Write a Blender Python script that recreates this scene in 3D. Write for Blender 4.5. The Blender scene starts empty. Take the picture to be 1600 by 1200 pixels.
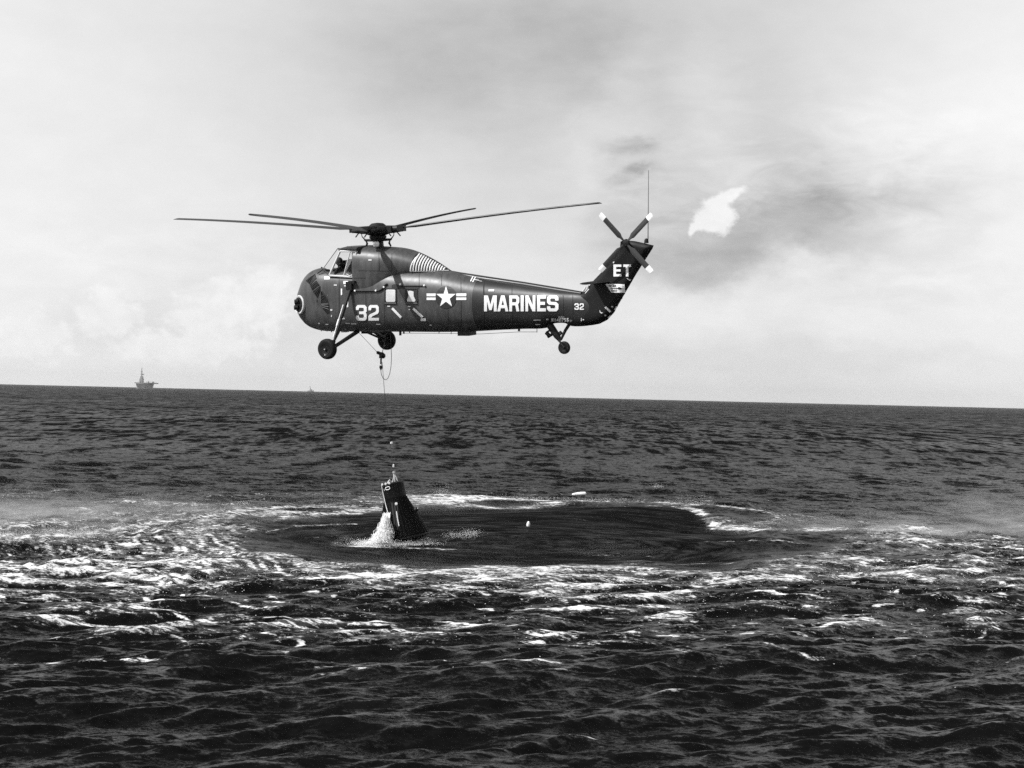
import bpy, bmesh, math, random
import numpy as np
from mathutils import Vector, Matrix
from mathutils.bvhtree import BVHTree
R = math.radians
random.seed(7); rng = np.random.default_rng(11)
scene = bpy.context.scene
col = scene.collection

# ------------------------------------------------------------------ camera
CAMZ = 5.25
FPX = 2640.0                      # focal length in pixels of the 1600 px wide photograph
ROLL, PITCH = R(1.36), math.atan(18 / FPX)
cam_d = bpy.data.cameras.new('camera'); cam = bpy.data.objects.new('camera', cam_d); col.objects.link(cam)
cam_d.sensor_width = 36; cam_d.lens = 36 * FPX / 1600; cam_d.clip_start = 0.5; cam_d.clip_end = 60000
fwd = Vector((0, math.cos(PITCH), math.sin(PITCH))); up0 = Vector((0, -math.sin(PITCH), math.cos(PITCH)))
right = Vector((1, 0, 0)) * math.cos(ROLL) + up0 * math.sin(ROLL)
upv = up0 * math.cos(ROLL) - Vector((1, 0, 0)) * math.sin(ROLL)
CM = Matrix((right, upv, -fwd)).transposed().to_4x4(); CM.translation = Vector((0, 0, CAMZ))
cam.matrix_world = CM
scene.camera = cam
CAMP = Vector((0, 0, CAMZ))

def ray(px, py):
    return (fwd * FPX + right * (px - 800) - upv * (py - 600)) / FPX      # length 1 along the view axis
def W(px, py, depth):
    return CAMP + ray(px, py) * depth
def on_sea(px, py, z=0.0):
    d = ray(px, py); return CAMP + d * ((z - CAMZ) / d.z)

# ------------------------------------------------------------------ daylight: sky and sun
SUN_EL, SUN_AZ = R(46), R(-114)      # azimuth from +Y (view direction), clockwise; the sun stands to the left
sun_vec = Vector((math.sin(SUN_AZ) * math.cos(SUN_EL), math.cos(SUN_AZ) * math.cos(SUN_EL), math.sin(SUN_EL)))
world = bpy.data.worlds.new('World'); scene.world = world; world.use_nodes = True
nt = world.node_tree; nt.nodes.clear()

class NG:
    """small helper for writing node graphs as expressions"""
    def __init__(s, tree): s.t = tree
    def n(s, typ, **kw):
        nd = s.t.nodes.new(typ)
        for k, v in kw.items(): setattr(nd, k, v)
        return nd
    def put(s, sock, v):
        if hasattr(v, 'is_linked') or hasattr(v, 'links'): s.t.links.new(v, sock)
        else: sock.default_value = v
    def m(s, op, a, b=None, c=None, clamp=False):
        nd = s.n('ShaderNodeMath', operation=op); nd.use_clamp = clamp
        s.put(nd.inputs[0], a)
        if b is not None: s.put(nd.inputs[1], b)
        if c is not None: s.put(nd.inputs[2], c)
        return nd.outputs[0]
    def mix(s, f, a, b):
        return s.m('ADD', s.m('MULTIPLY', s.m('SUBTRACT', 1.0, f), a), s.m('MULTIPLY', f, b))
    def mr(s, v, a, b, c=0.0, d=1.0, smooth=True):
        nd = s.n('ShaderNodeMapRange'); nd.interpolation_type = 'SMOOTHSTEP' if smooth else 'LINEAR'
        s.put(nd.inputs[0], v)
        for i, x in enumerate((a, b, c, d)): s.put(nd.inputs[i + 1], x)
        return nd.outputs[0]
    def noise(s, vec, scale, detail=4, rough=0.5, dist=0.0, out=0, lac=2.0):
        nd = s.n('ShaderNodeTexNoise'); s.put(nd.inputs['Vector'], vec)
        nd.inputs['Scale'].default_value = scale; nd.inputs['Detail'].default_value = detail
        nd.inputs['Roughness'].default_value = rough; nd.inputs['Distortion'].default_value = dist
        nd.inputs['Lacunarity'].default_value = lac
        return nd.outputs[out]
    def comb(s, x, y, z=0.0):
        nd = s.n('ShaderNodeCombineXYZ'); s.put(nd.inputs[0], x); s.put(nd.inputs[1], y); s.put(nd.inputs[2], z)
        return nd.outputs[0]
    def sep(s, v):
        nd = s.n('ShaderNodeSeparateXYZ'); s.put(nd.inputs[0], v); return nd.outputs
    def vmul(s, v, k):
        nd = s.n('ShaderNodeVectorMath', operation='MULTIPLY'); s.put(nd.inputs[0], v); nd.inputs[1].default_value = k
        return nd.outputs[0]

g = NG(nt)
skyt = g.n('ShaderNodeTexSky', sky_type='NISHITA'); skyt.sun_disc = False
skyt.sun_elevation = SUN_EL; skyt.sun_rotation = SUN_AZ % (2 * math.pi)
skyt.air_density = 1.0; skyt.dust_density = 2.2; skyt.ozone_density = 1.0
sepc = g.n('ShaderNodeSeparateColor'); nt.links.new(skyt.outputs[0], sepc.inputs[0])
red = g.m('MULTIPLY', sepc.outputs[0], 1.0)                 # black and white film behind a red filter
tc = g.n('ShaderNodeTexCoord'); dx, dy, dz = g.sep(tc.outputs['Generated'])
az = g.m('ARCTAN2', dx, dy); el = g.m('ARCSINE', dz)
U = g.m('MULTIPLY_ADD', az, FPX, 800.0)                     # angles in units of 1/2640 radian
V = g.m('MULTIPLY', el, FPX)                                # height above the horizon
def VV(px, py): return 618 + (px - 800) * 0.0238 - py
def blob(px, py, sx, sy, rot=0.0):
    a = g.m('SUBTRACT', U, px); b = g.m('SUBTRACT', V, VV(px, py))
    if rot:
        c, s_ = math.cos(R(rot)), math.sin(R(rot))
        a, b = (g.m('ADD', g.m('MULTIPLY', a, c), g.m('MULTIPLY', b, s_)), g.m('SUBTRACT', g.m('MULTIPLY', b, c), g.m('MULTIPLY', a, s_)))
    q = g.m('ADD', g.m('POWER', g.m('DIVIDE', a, sx), 2.0), g.m('POWER', g.m('DIVIDE', b, sy), 2.0))
    return g.m('EXPONENT', g.m('MULTIPLY', q, -1.0))
dirv = tc.outputs['Generated']
warp = g.noise(g.vmul(dirv, (9, 9, 16)), 1.0, 6, 0.6)
warp2 = g.noise(g.vmul(dirv, (9, 9, 16)), 1.7, 6, 0.6)
U0, V0 = U, V
U = g.m('ADD', U, g.m('MULTIPLY', g.m('SUBTRACT', warp, 0.5), 230.0))
V = g.m('ADD', V, g.m('MULTIPLY', g.m('SUBTRACT', warp2, 0.5), 170.0))
tex1 = g.noise(g.vmul(dirv, (14, 14, 30)), 1.0, 8, 0.58)
tex2 = g.noise(g.vmul(dirv, (5, 5, 12)), 1.0, 5, 0.55)
fine = g.noise(g.vmul(dirv, (60, 60, 95)), 1.0, 6, 0.6)
cl = g.m('ADD', 0.785, g.m('MULTIPLY', g.m('SUBTRACT', tex2, 0.5), 0.16))
cl = g.m('ADD', cl, g.m('MULTIPLY', g.m('SUBTRACT', tex1, 0.5), 0.12))
cl = g.m('ADD', cl, g.m('MULTIPLY', g.m('SUBTRACT', fine, 0.5), 0.05))
cl = g.m('ADD', cl, g.mr(az, R(-4), R(-22), 0.0, 0.12))
cl = g.m('ADD', cl, g.mr(az, R(9), R(20), 0.0, 0.13))
for (px, py, sx, sy, rot, amp) in (
    (860, 60, 360, 210, 0, -0.24), (560, 120, 260, 150, 0, -0.07),
    (1015, 360, 90, 60, 0, -0.05),
    (1230, 265, 80, 120, 45, -0.10), (1180, 380, 260, 48, 3, -0.15), (1110, 412, 190, 28, 4, -0.15),
    (1400, 300, 140, 40, 10, -0.14), (1230, 330, 150, 60, 0, -0.10), (1480, 370, 70, 20, 25, -0.08),
    (950, 200, 40, 200, -12, 0.07), (1100, 160, 50, 160, 14, 0.05),
    (1420, 250, 190, 90, 0, 0.10), (1440, 370, 120, 40, 0, 0.10),
    (1100, 560, 700, 26, 0, -0.06), (1180, 480, 300, 60, 0, 0.05),
    (640, 250, 140, 60, 0, 0.05), (830, 400, 200, 45, 0, 0.05), (230, 520, 300, 40, 0, -0.03)):
    cl = g.m('ADD', cl, g.m('MULTIPLY', blob(px, py, sx, sy, rot), g.m('MULTIPLY', g.m('MULTIPLY_ADD', tex1, 1.6, 0.2), amp)))
streak = g.noise(g.vmul(dirv, (26, 26, 75)), 1.0, 7, 0.62, 0.6)
for (px, py, sx, sy, rot, amp) in ((1230, 330, 300, 95, 8, -0.42), (1020, 150, 330, 130, 0, -0.10), (1400, 420, 260, 60, 0, 0.22), (900, 480, 700, 90, 0, 0.10), (300, 430, 380, 110, 0, 0.10)):
    cl = g.m('ADD', cl, g.m('MULTIPLY', blob(px, py, sx, sy, rot), g.m('MULTIPLY', g.m('SUBTRACT', streak, 0.42), amp * 1.5)))
# cumulus heads with crisp upper edges
wf1 = g.noise(g.vmul(dirv, (40, 40, 50)), 1.0, 5, 0.6); wf2 = g.noise(g.vmul(dirv, (40, 40, 50)), 1.6, 5, 0.6)
U = g.m('ADD', U0, g.m('MULTIPLY', g.m('SUBTRACT', wf1, 0.5), 50.0)); V = g.m('ADD', V0, g.m('MULTIPLY', g.m('SUBTRACT', wf2, 0.5), 50.0))
for (px, py, sx, sy, rot, amp) in ((985, 232, 42, 13, 6, -0.13), (1005, 226, 22, 9, -20, -0.06), (980, 275, 44, 10, 22, -0.13), (1000, 268, 30, 8, 0, -0.05), (985, 300, 30, 8, 0, -0.05)):
    cl = g.m('ADD', cl, g.m('MULTIPLY', blob(px, py, sx, sy, rot), g.m('MULTIPLY', g.m('MULTIPLY_ADD', streak, 2.4, -0.2), amp)))
lump = g.noise(g.vmul(dirv, (95, 95, 120)), 1.0, 4, 0.55)
edge = g.m('ADD', g.m('MULTIPLY', g.m('SUBTRACT', fine, 0.5), 0.9), g.m('MULTIPLY', g.m('SUBTRACT', lump, 0.5), 1.0))
def cumulus(cl, lumps, val, soft, low, k=1.0, merge=False):
    f = None
    for (px, py, sx, sy, rot) in lumps:
        b = blob(px, py, sx, sy, rot); f = b if f is None else (g.m('ADD', f, b) if merge else g.m('MAXIMUM', f, b))
    f = g.m('ADD', g.m('SUBTRACT', f, 0.42) if merge else f, g.m('MULTIPLY', edge, k))
    msk = g.mr(f, 0.45, 0.45 + soft)
    shade = g.m('ADD', val, g.m('MULTIPLY', g.m('SUBTRACT', lump, 0.55), 0.22))
    return g.mix(g.m('MULTIPLY', msk, low), cl, shade)
cl = cumulus(cl, ((395, 470, 90, 75, 0), (330, 500, 90, 60, 0), (420, 440, 50, 45, 0), (180, 490, 80, 60, 0), (60, 530, 110, 60, 0), (290, 545, 180, 40, 0)), 0.93, 0.40, 0.75, 0.8)
U = g.m('ADD', U0, g.m('MULTIPLY', g.m('SUBTRACT', wf1, 0.5), 26.0)); V = g.m('ADD', V0, g.m('MULTIPLY', g.m('SUBTRACT', wf2, 0.5), 22.0))
cl = cumulus(cl, ((1108, 316, 34, 24, 0), (1146, 304, 30, 12, 12), (1092, 342, 26, 18, 20), (1124, 340, 32, 26, 0), (1110, 362, 26, 18, 0), (1075, 366, 9, 22, -10)), 0.93, 0.60, 0.95, 1.35, True)
# the veil of cloud thins out towards the zenith, where the filtered blue sky shows through it
big = g.noise(g.vmul(dirv, (3, 3, 7)), 1.0, 5, 0.55, out=0)
cover = g.m('MULTIPLY', g.mr(el, R(11), R(42), 1.0, 0.12), g.mr(g.m('ADD', big, g.mr(el, R(10), R(30), 0.5, 0.0)), 0.35, 0.62, 0.45, 1.0))
SKYS = 0.1
val = g.mix(cover, red, g.m('MULTIPLY', cl, 1.0 / SKYS))
out = g.n('ShaderNodeOutputWorld'); bg = g.n('ShaderNodeBackground')
nt.links.new(val, bg.inputs[0]); bg.inputs[1].default_value = SKYS
nt.links.new(bg.outputs[0], out.inputs[0])
world.cycles.sampling_method = 'MANUAL'; world.cycles.sample_map_resolution = 512

sun_d = bpy.data.lights.new('sun', 'SUN'); sun = bpy.data.objects.new('sun', sun_d); col.objects.link(sun)
sun_d.energy = 5.0; sun_d.angle = R(0.5); sun_d.color = (1, 1, 1)      # the photograph has no colour
sun.rotation_euler = sun_vec.to_track_quat('Z', 'Y').to_euler(); sun.location = (-40, 20, 60)
scene.view_settings.view_transform = 'Standard'; scene.view_settings.look = 'None'
scene.view_settings.exposure = 0; scene.view_settings.gamma = 1; scene.view_settings.use_curve_mapping = False
scene.render.engine = 'CYCLES'
scene.cycles.max_bounces = 6; scene.cycles.volume_bounces = 0; scene.cycles.transparent_max_bounces = 16
scene.cycles.volume_step_rate = 1.0; scene.cycles.volume_max_steps = 128
scene.cycles.use_denoising = False

# ------------------------------------------------------------------ materials
def material(name, base=0.5, rough=0.5, spec=0.5, metal=0.0, var=0.0, vscale=3.0, bump=0.0, bscale=20.0, stretch=(1, 1, 1), ior=1.5, coat=0.0):
    m = bpy.data.materials.new(name); m.use_nodes = True
    t = m.node_tree; p = t.nodes['Principled BSDF']; h = NG(t)
    p.inputs['Roughness'].default_value = rough; p.inputs['Specular IOR Level'].default_value = spec
    p.inputs['Metallic'].default_value = metal; p.inputs['IOR'].default_value = ior
    p.inputs['Coat Weight'].default_value = coat
    c = h.n('ShaderNodeTexCoord').outputs['Object']
    if var:
        nz = h.noise(h.vmul(c, stretch), vscale, 8, 0.62)
        v = h.m('MULTIPLY', base, h.m('ADD', 1.0, h.m('MULTIPLY', h.m('SUBTRACT', nz, 0.5), var * 2)))
        v = h.m('MAXIMUM', v, 0.0)
        t.links.new(v, p.inputs['Base Color'])
        t.links.new(h.m('ADD', rough, h.m('MULTIPLY', h.m('SUBTRACT', nz, 0.5), 0.25), clamp=True), p.inputs['Roughness'])
    else:
        p.inputs['Base Color'].default_value = (base, base, base, 1)
    if bump:
        b = h.n('ShaderNodeBump'); b.inputs['Strength'].default_value = bump; b.inputs['Distance'].default_value = 0.01
        t.links.new(h.noise(c, bscale, 4, 0.6), b.inputs['Height']); t.links.new(b.outputs[0], p.inputs['Normal'])
    return m

def link(name, me, mat=None, parent=None, kind=None):
    o = bpy.data.objects.new(name, me); col.objects.link(o)
    if mat is not None and not me.materials: me.materials.append(mat)
    if parent is not None: o.parent = parent
    if kind: o['kind'] = kind
    return o
def tag(o, label, cat, group=None):
    o['label'] = label; o['category'] = cat
    if group: o['group'] = group
    return o
def smooth(me, angle=None):
    me.polygons.foreach_set('use_smooth', [True] * len(me.polygons)); me.update()
    if angle is not None: me.set_sharp_from_angle(angle=R(angle))
    return me

# ------------------------------------------------------------------ the sea
WC = np.array([0.3, 62.5])          # where the downwash strikes the water
def sst(x, a, b):
    t = np.clip((x - a) / (b - a), 0, 1); return t * t * (3 - 2 * t)
def vnoise_factory(seed, n=26, lam=(1.0, 4.0)):
    r = np.random.default_rng(seed)
    k = 2 * np.pi / np.exp(r.uniform(math.log(lam[0]), math.log(lam[1]), n)); th = r.uniform(0, 2 * np.pi, n); ph = r.uniform(0, 2 * np.pi, n)
    def f(x, y):
        s = np.zeros_like(x)
        for i in range(n): s += np.sin(k[i] * (math.cos(th[i]) * x + math.sin(th[i]) * y) + ph[i])
        return s / math.sqrt(n / 2)
    return f
nA = vnoise_factory(1, 20, (2.5, 9)); nB = vnoise_factory(2, 24, (0.8, 3)); nC = vnoise_factory(3, 14, (7, 22)); nD = vnoise_factory(4, 20, (1.5, 6))

EDGE = [(-180, 10.5), (-150, 11.5), (-129, 12.5), (-110, 13.6), (-90, 12.4), (-69, 11.6), (-59, 12.5), (-30, 11.8), (0, 12.0), (33, 12.3), (55, 16.0), (73, 19.5), (90, 18.5), (101, 17.3), (122, 13.6), (142, 13.2), (160, 11.5), (180, 10.5)]
def ring_radius(phi):
    d = np.degrees(phi); return np.interp(d, [e[0] for e in EDGE], [e[1] for e in EDGE])

STREAKS = [
    ([(440, 812), (520, 804), (590, 798), (680, 791), (800, 796), (900, 788), (960, 786), (1040, 793), (1100, 801)], 0.42, 0.66),
    ([(1060, 806), (1120, 822), (1200, 831), (1260, 832), (1340, 828), (1450, 824)], 0.30, 0.78), ([(960, 797), (1040, 806), (1100, 818), (1180, 828)], 0.12, 0.62),
    ([(1090, 800), (1180, 812), (1260, 820)], 0.14, 0.5), ([(0, 838), (120, 833), (230, 822), (330, 812), (440, 806), (560, 802)], 0.34, 0.72),
    ([(320, 914), (450, 908), (560, 904), (680, 900), (800, 893)], 0.22, 0.80), ([(1090, 913), (1200, 911), (1330, 906), (1430, 900)], 0.26, 0.72), ([(850, 906), (1000, 900), (1110, 897)], 0.14, 0.6),
    ([(1090, 842), (1180, 846), (1260, 851)], 0.05, 0.5), ([(1290, 838), (1400, 850), (1500, 848)], 0.12, 0.45), ([(640, 832), (760, 826), (860, 830)], 0.05, 0.30), ([(690, 824), (560, 832), (470, 838)], 0.05, 0.34),
    ([(1180, 870), (1040, 884), (900, 888)], 0.10, 0.5), ([(420, 832), (470, 820), (560, 816)], 0.10, 0.55), ([(870, 812), (960, 818), (1060, 832)], 0.04, 0.3)]
for k_ in range(15):
    f_ = k_ / 14; a_ = [(60, 846), (112, 872), (185, 893)]; b_ = [(338, 838), (380, 865), (455, 893)]
    STREAKS.append(([(a_[i][0] + (b_[i][0] - a_[i][0]) * f_, a_[i][1] + (b_[i][1] - a_[i][1]) * f_ + (i == 1) * (k_ % 3 - 1)) for i in range(3)], 0.075 + 0.03 * math.sin(k_ * 2.3) ** 2, (0.78 if f_ > 0.4 else 0.6) - 0.14 * math.sin(k_ * 1.7) ** 2))
for st_ in STREAKS[-15:]:
    j_ = random.uniform(-7, 7); st_[0][:] = [(a + j_ + random.uniform(-3, 3), b + random.uniform(-1.5, 1.5)) for a, b in st_[0]]
def streak_foam(x, y, wob):
    """foam torn out into long lines on the water, each with its own course"""
    out_ = np.zeros_like(x)
    for pts, w, amp in STREAKS:
        P3 = [on_sea(a, b) for a, b in pts]; Q = [(p.x, p.y) for p in P3]
        lo = (min(q[0] for q in Q) - 5 * w - 1, min(q[1] for q in Q) - 16 * w - 2); hi = (max(q[0] for q in Q) + 5 * w + 1, max(q[1] for q in Q) + 16 * w + 2)
        idx = np.nonzero((x > lo[0]) & (x < hi[0]) & (y > lo[1]) & (y < hi[1]))[0]
        if not len(idx): continue
        X_ = x[idx] + 0.16 * wob[idx] * min(1, w * 7); Y_ = (y[idx] + 0.5 * wob[idx] * min(1, w * 6)) * 0.25; best = np.full(len(idx), 1e9)
        for (x0, y0), (x1, y1) in zip(Q[:-1], Q[1:]):
            y0, y1 = y0 * 0.25, y1 * 0.25; dx_, dy_ = x1 - x0, y1 - y0
            u = np.clip(((X_ - x0) * dx_ + (Y_ - y0) * dy_) / (dx_ * dx_ + dy_ * dy_), 0, 1)
            best = np.minimum(best, np.hypot(X_ - x0 - u * dx_, Y_ - y0 - u * dy_))
        out_[idx] = np.maximum(out_[idx], amp * np.exp(-(best / w) ** 2))
    return out_

def sea_fields(x, y, spacing):
    """height of the water and how much foam lies on it, for world positions"""
    rx, ry = x - WC[0], y - WC[1]
    r = np.hypot(rx, ry); phi = np.arctan2(ry, rx)
    R0 = ring_radius(phi) + (0.40 + 1.1 * np.exp(-((np.degrees(phi) + 5) / 45.0) ** 2)) * nD(x * 0.6, y * 0.6) + 0.25 * nA(x, y)
    q = r - R0                                                   # distance outside the rim of the flattened disc
    amb = 0.10 + 0.90 * sst(q, -2.5, 6.0)                        # short waves are beaten flat under the rotor
    h = np.zeros_like(x)
    rs = np.random.default_rng(5)
    N = 150
    lam = np.exp(rs.uniform(math.log(0.45), math.log(34.0), N)); lam.sort()
    main = R(-62)                                                # waves run away to the right and towards the viewer
    crest = np.zeros_like(x)
    for L in lam:
        th = main + rs.normal(0, 0.55 if L < 8 else 0.3)
        k = 2 * math.pi / L; ph = rs.uniform(0, 2 * math.pi)
        a = 0.0090 * L ** 0.84 / (1 + (L / 3.0) ** 1.25) * rs.uniform(0.5, 1.4)
        lod = np.clip((L / spacing - 1.4) / 2.0, 0, 1)
        w = a * lod * (amb if L < 3 else (0.3 + 0.7 * amb if L < 9 else 0.5 + 0.5 * amb))
        arg = k * (math.cos(th) * x + math.sin(th) * y) + ph
        s = np.sin(arg)
        h += w * (s - 0.25 * np.cos(2 * arg))
        if 0.8 < L < 14: crest += w * k * s
    # rings driven outwards by the rotor
    ph = r + 0.13 * nA(x, y) + 0.05 * nB(x, y) + 1.3 * phi
    side = 0.35 + 0.65 * sst(-rx, 2, 10)                          # strongest on the left
    rb = sst(q, -5.0, 0.5) * (1 - sst(q, 3.0, 15.0))
    lob = np.clip(3.0 - 2.0 * spacing, 0.1, 1)
    rip = np.sin(2 * np.pi * ph / 0.68)
    rip2 = np.sin(2 * np.pi * ph / 0.52 + 1.3 * nB(x, y))
    mod = np.clip(0.6 + 0.45 * nD(x, y), 0.05, 1.5)
    h += rb * lob * mod * (side * 0.030 * (rip - 0.3 * np.cos(4 * np.pi * ph / 0.68)) + 0.012 * rip2)
    h += 0.16 * np.exp(-((q - 0.8) / 2.2) ** 2) - 0.10 * (1 - sst(q, -6, 0))
    # wide swell that stands behind the calm disc on the right
    h += 0.55 * np.exp(-(((x - 6.5) / 6.0) ** 2 + ((y - 74.5) / 3.0) ** 2))
    h += 0.25 * np.exp(-(((x + 4.0) / 6.0) ** 2 + ((y - 82) / 2.0) ** 2))
    # ------- foam
    d = np.degrees(phi)
    front = np.exp(-(((d + 90) / 60.0) ** 2)); leftw = np.exp(-(((np.abs(d) - 180) / 50.0) ** 2))
    backw = np.exp(-(((d - 95) / 55.0) ** 2)); rightw = np.exp(-((d / 38.0) ** 2))
    n1 = 0.5 + 0.25 * nA(x, y); n2 = 0.5 + 0.25 * nD(x, y); n3 = 0.5 + 0.25 * nC(x, y); n4 = 0.5 + 0.25 * nB(x, y)
    F = np.zeros_like(x)
    wout = 1.5 + 3.2 * backw + 0.6 * leftw
    rim = np.exp(-((q - 0.7) / np.where(q < 0.7, 0.45 + 0.5 * backw, wout)) ** 2)
    F = np.maximum(F, rim * np.clip(0.66 * front + 0.50 * leftw + 0.85 * backw + 0.46 * rightw, 0, 1) * (0.55 + 0.6 * n3))
    crestn = np.clip(0.5 + crest * 2.2, 0, 1.4)
    zone = sst(q, 0.3, 2.0) * (1 - sst(q, 9.0, 20.0)) * (0.62 + 0.55 * sst(n3 + 0.5 * (n2 - 0.5), 0.30, 0.75))
    F = np.maximum(F, zone * (0.58 * front + 0.42 * leftw + 0.52 * rightw + 0.22 * backw) * (0.28 + 0.85 * crestn * (0.25 + 0.55 * n2 + 0.5 * n3)))
    # long low lines of foam lying along the rings, broken here and there
    lines = sst(np.sin(2 * np.pi * (r + 0.45 * nA(x, y) + 0.9 * nC(x, y) + 0.1 * nB(x, y)) / 1.9), 0.80, 1.0) * sst(n4 + 0.6 * n2, 0.55, 1.05)
    F = np.maximum(F, sst(q, 0.5, 3) * (1 - sst(q, 13, 22)) * (0.85 * front + 0.6 * leftw + 0.75 * rightw) * lines)
    F = np.maximum(F, sst(q, -3.0, 0.0) * (1 - sst(q, 6, 12)) * (leftw ** 1.1) * (0.30 + 0.22 * sst(rip, 0.0, 0.95) * (0.65 + 0.45 * n4)))
    F = np.maximum(F, sst(q, 2, 6) * (1 - sst(q, 16, 28)) * (0.60 * leftw + 0.42 * rightw) * (0.35 + 0.8 * n3 * crestn))
    F = np.maximum(F, 0.42 * np.exp(-(((d + 52) / 26.0) ** 2)) * sst(q, -5, -2) * (1 - sst(q, -0.5, 1)) * sst(n4 + 0.5 * n2, 0.75, 1.1))
    # second streak of foam, in front and to the right
    F = np.maximum(F, 0.62 * np.exp(-(((x - 11.0) / 4.5) ** 2 + ((y - 50.0 - 0.05 * (x - 10)) / 0.9) ** 2)) * (0.6 + 0.6 * n1))
    F = np.maximum(F, 0.72 * np.exp(-(((x + 3.0) / 7.5) ** 2 + ((y - 48.3 + 0.03 * x) / 0.65) ** 2)) * (0.6 + 0.6 * n1))
    F = np.maximum(F, streak_foam(x, y, nD(x, y) * 0.5) * (0.62 + 0.5 * n4))
    # water churned by the spacecraft and streaks inside the disc
    F = np.maximum(F, 0.95 * np.exp(-((((x + 4.55) / 1.25) ** 2 + ((y - 58.9) / 0.75) ** 2)) ** 2) * (0.75 + 0.5 * n4))
    F = np.maximum(F, 0.66 * np.exp(-(((x + 2.6) / 1.7) ** 2 + ((y - 58.2) / 0.42) ** 2)) * (0.7 + 0.4 * n4))
    F = np.maximum(F, 0.34 * np.exp(-(((x - 3.6) / 2.1) ** 2 + ((y - 58.0) / 0.7) ** 2)) * (0.7 + 0.4 * n4))
    F = np.maximum(F, 0.40 * np.exp(-(((x + 2.6) / 0.7) ** 2 + ((y - 60.6) / 0.5) ** 2)) * (0.7 + 0.6 * n4))
    # a few small whitecaps elsewhere
    F = np.maximum(F, 0.50 * sst(crest * amb, 0.34, 0.62) * sst(n3 + 0.4 * n2, 0.62, 0.9) * (1 - sst(y, 160, 500)))
    for (wx, wy, ww, wd) in ((-8.3, 32.4, 0.8, 0.12), (-7.0, 32.2, 0.5, 0.10), (-1.1, 35.5, 0.35, 0.1), (1.3, 26.5, 0.25, 0.06), (0.7, 37.5, 0.5, 0.12)):
        F = np.maximum(F, 0.75 * np.exp(-(((x - wx) / ww) ** 2 + ((y - wy - 0.06 * np.sin(x * 7)) / wd) ** 2)) * (0.6 + 0.6 * n4))
    return h, np.clip(F, 0, 1.2), r, phi, q

def build_sea():
    fine_a = np.arange(-18.6, 18.6 + 1e-6, 0.052)
    coarse = np.concatenate([np.linspace(19.4, 40, 24), np.linspace(43, 180, 46)[:-1]])
    ang = np.radians(np.concatenate([-coarse[::-1], fine_a, coarse, [180.0]]))[:-1]
    ang = np.concatenate([ang, [math.pi]])
    u = [1 / 420.0]; 
    d_far = np.geomspace(12000, 420, 150)[:-1]
    n_mid = 1120
    d_mid = 1 / np.linspace(1 / 420.0, 1 / 22.5, n_mid)
    d_near = np.linspace(22.3, 2.0, 150)
    d = np.concatenate([d_far, d_mid, d_near])[::-1]
    sp = np.abs(np.gradient(d))
    A, D = np.meshgrid(ang, d); S = np.repeat(sp[:, None], len(ang), 1)
    x = (np.sin(A) * D).ravel(); y = (np.cos(A) * D).ravel()
    lat = np.abs(A.ravel()) > R(19.0)
    S = np.where(lat, np.maximum(S.ravel(), D.ravel() * 0.03), S.ravel())
    h, F, r, phi, q = sea_fields(x, y, np.maximum(S, D.ravel() * 0.0011))
    n = len(x); nr, nc = A.shape
    co = np.empty((n, 3), np.float32); co[:, 0] = x; co[:, 1] = y; co[:, 2] = h
    i = np.arange(nr - 1)[:, None] * nc + np.arange(nc - 1)[None, :]
    i = i.ravel(); quads = np.stack([i, i + 1, i + nc + 1, i + nc], 1).astype(np.int32)
    me = bpy.data.meshes.new('sea')
    me.vertices.add(n); me.vertices.foreach_set('co', co.ravel())
    me.loops.add(quads.size); me.loops.foreach_set('vertex_index', quads.ravel())
    me.polygons.add(len(quads)); me.polygons.foreach_set('loop_start', np.arange(len(quads), dtype=np.int32) * 4)
    me.polygons.foreach_set('use_smooth', np.ones(len(quads), bool))
    me.update(calc_edges=True)
    a = me.attributes.new('foam', 'FLOAT', 'POINT'); a.data.foreach_set('value', F.astype(np.float32))
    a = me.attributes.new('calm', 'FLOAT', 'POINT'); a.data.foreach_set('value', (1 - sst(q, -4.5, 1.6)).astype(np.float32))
    a = me.attributes.new('polar', 'FLOAT_VECTOR', 'POINT')
    ph = phi
    pc = np.stack([r + 0.9 * np.sin(phi), phi * 16.0, np.zeros_like(r)], 1).astype(np.float32); a.data.foreach_set('vector', pc.ravel())
    print('sea verts', n)
    return me

sea_mat = bpy.data.materials.new('sea_water'); sea_mat.use_nodes = True
t = sea_mat.node_tree; s = NG(t); P = t.nodes['Principled BSDF']
P.inputs['Base Color'].default_value = (0.006, 0.006, 0.006, 1); P.inputs['IOR'].default_value = 1.33
geo = s.n('ShaderNodeNewGeometry').outputs['Position']
px_, py_, pz_ = s.sep(geo)
dist = s.m('SQRT', s.m('ADD', s.m('POWER', px_, 2.0), s.m('POWER', py_, 2.0)))
fo = s.n('ShaderNodeAttribute', attribute_name='foam').outputs['Fac']
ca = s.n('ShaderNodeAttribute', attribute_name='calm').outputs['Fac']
pol = s.n('ShaderNodeAttribute', attribute_name='polar').outputs['Vector']
polr = s.noise(s.vmul(pol, (3.0, 0.5, 1.0)), 1.0, 6, 0.65, 0.6)
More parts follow.
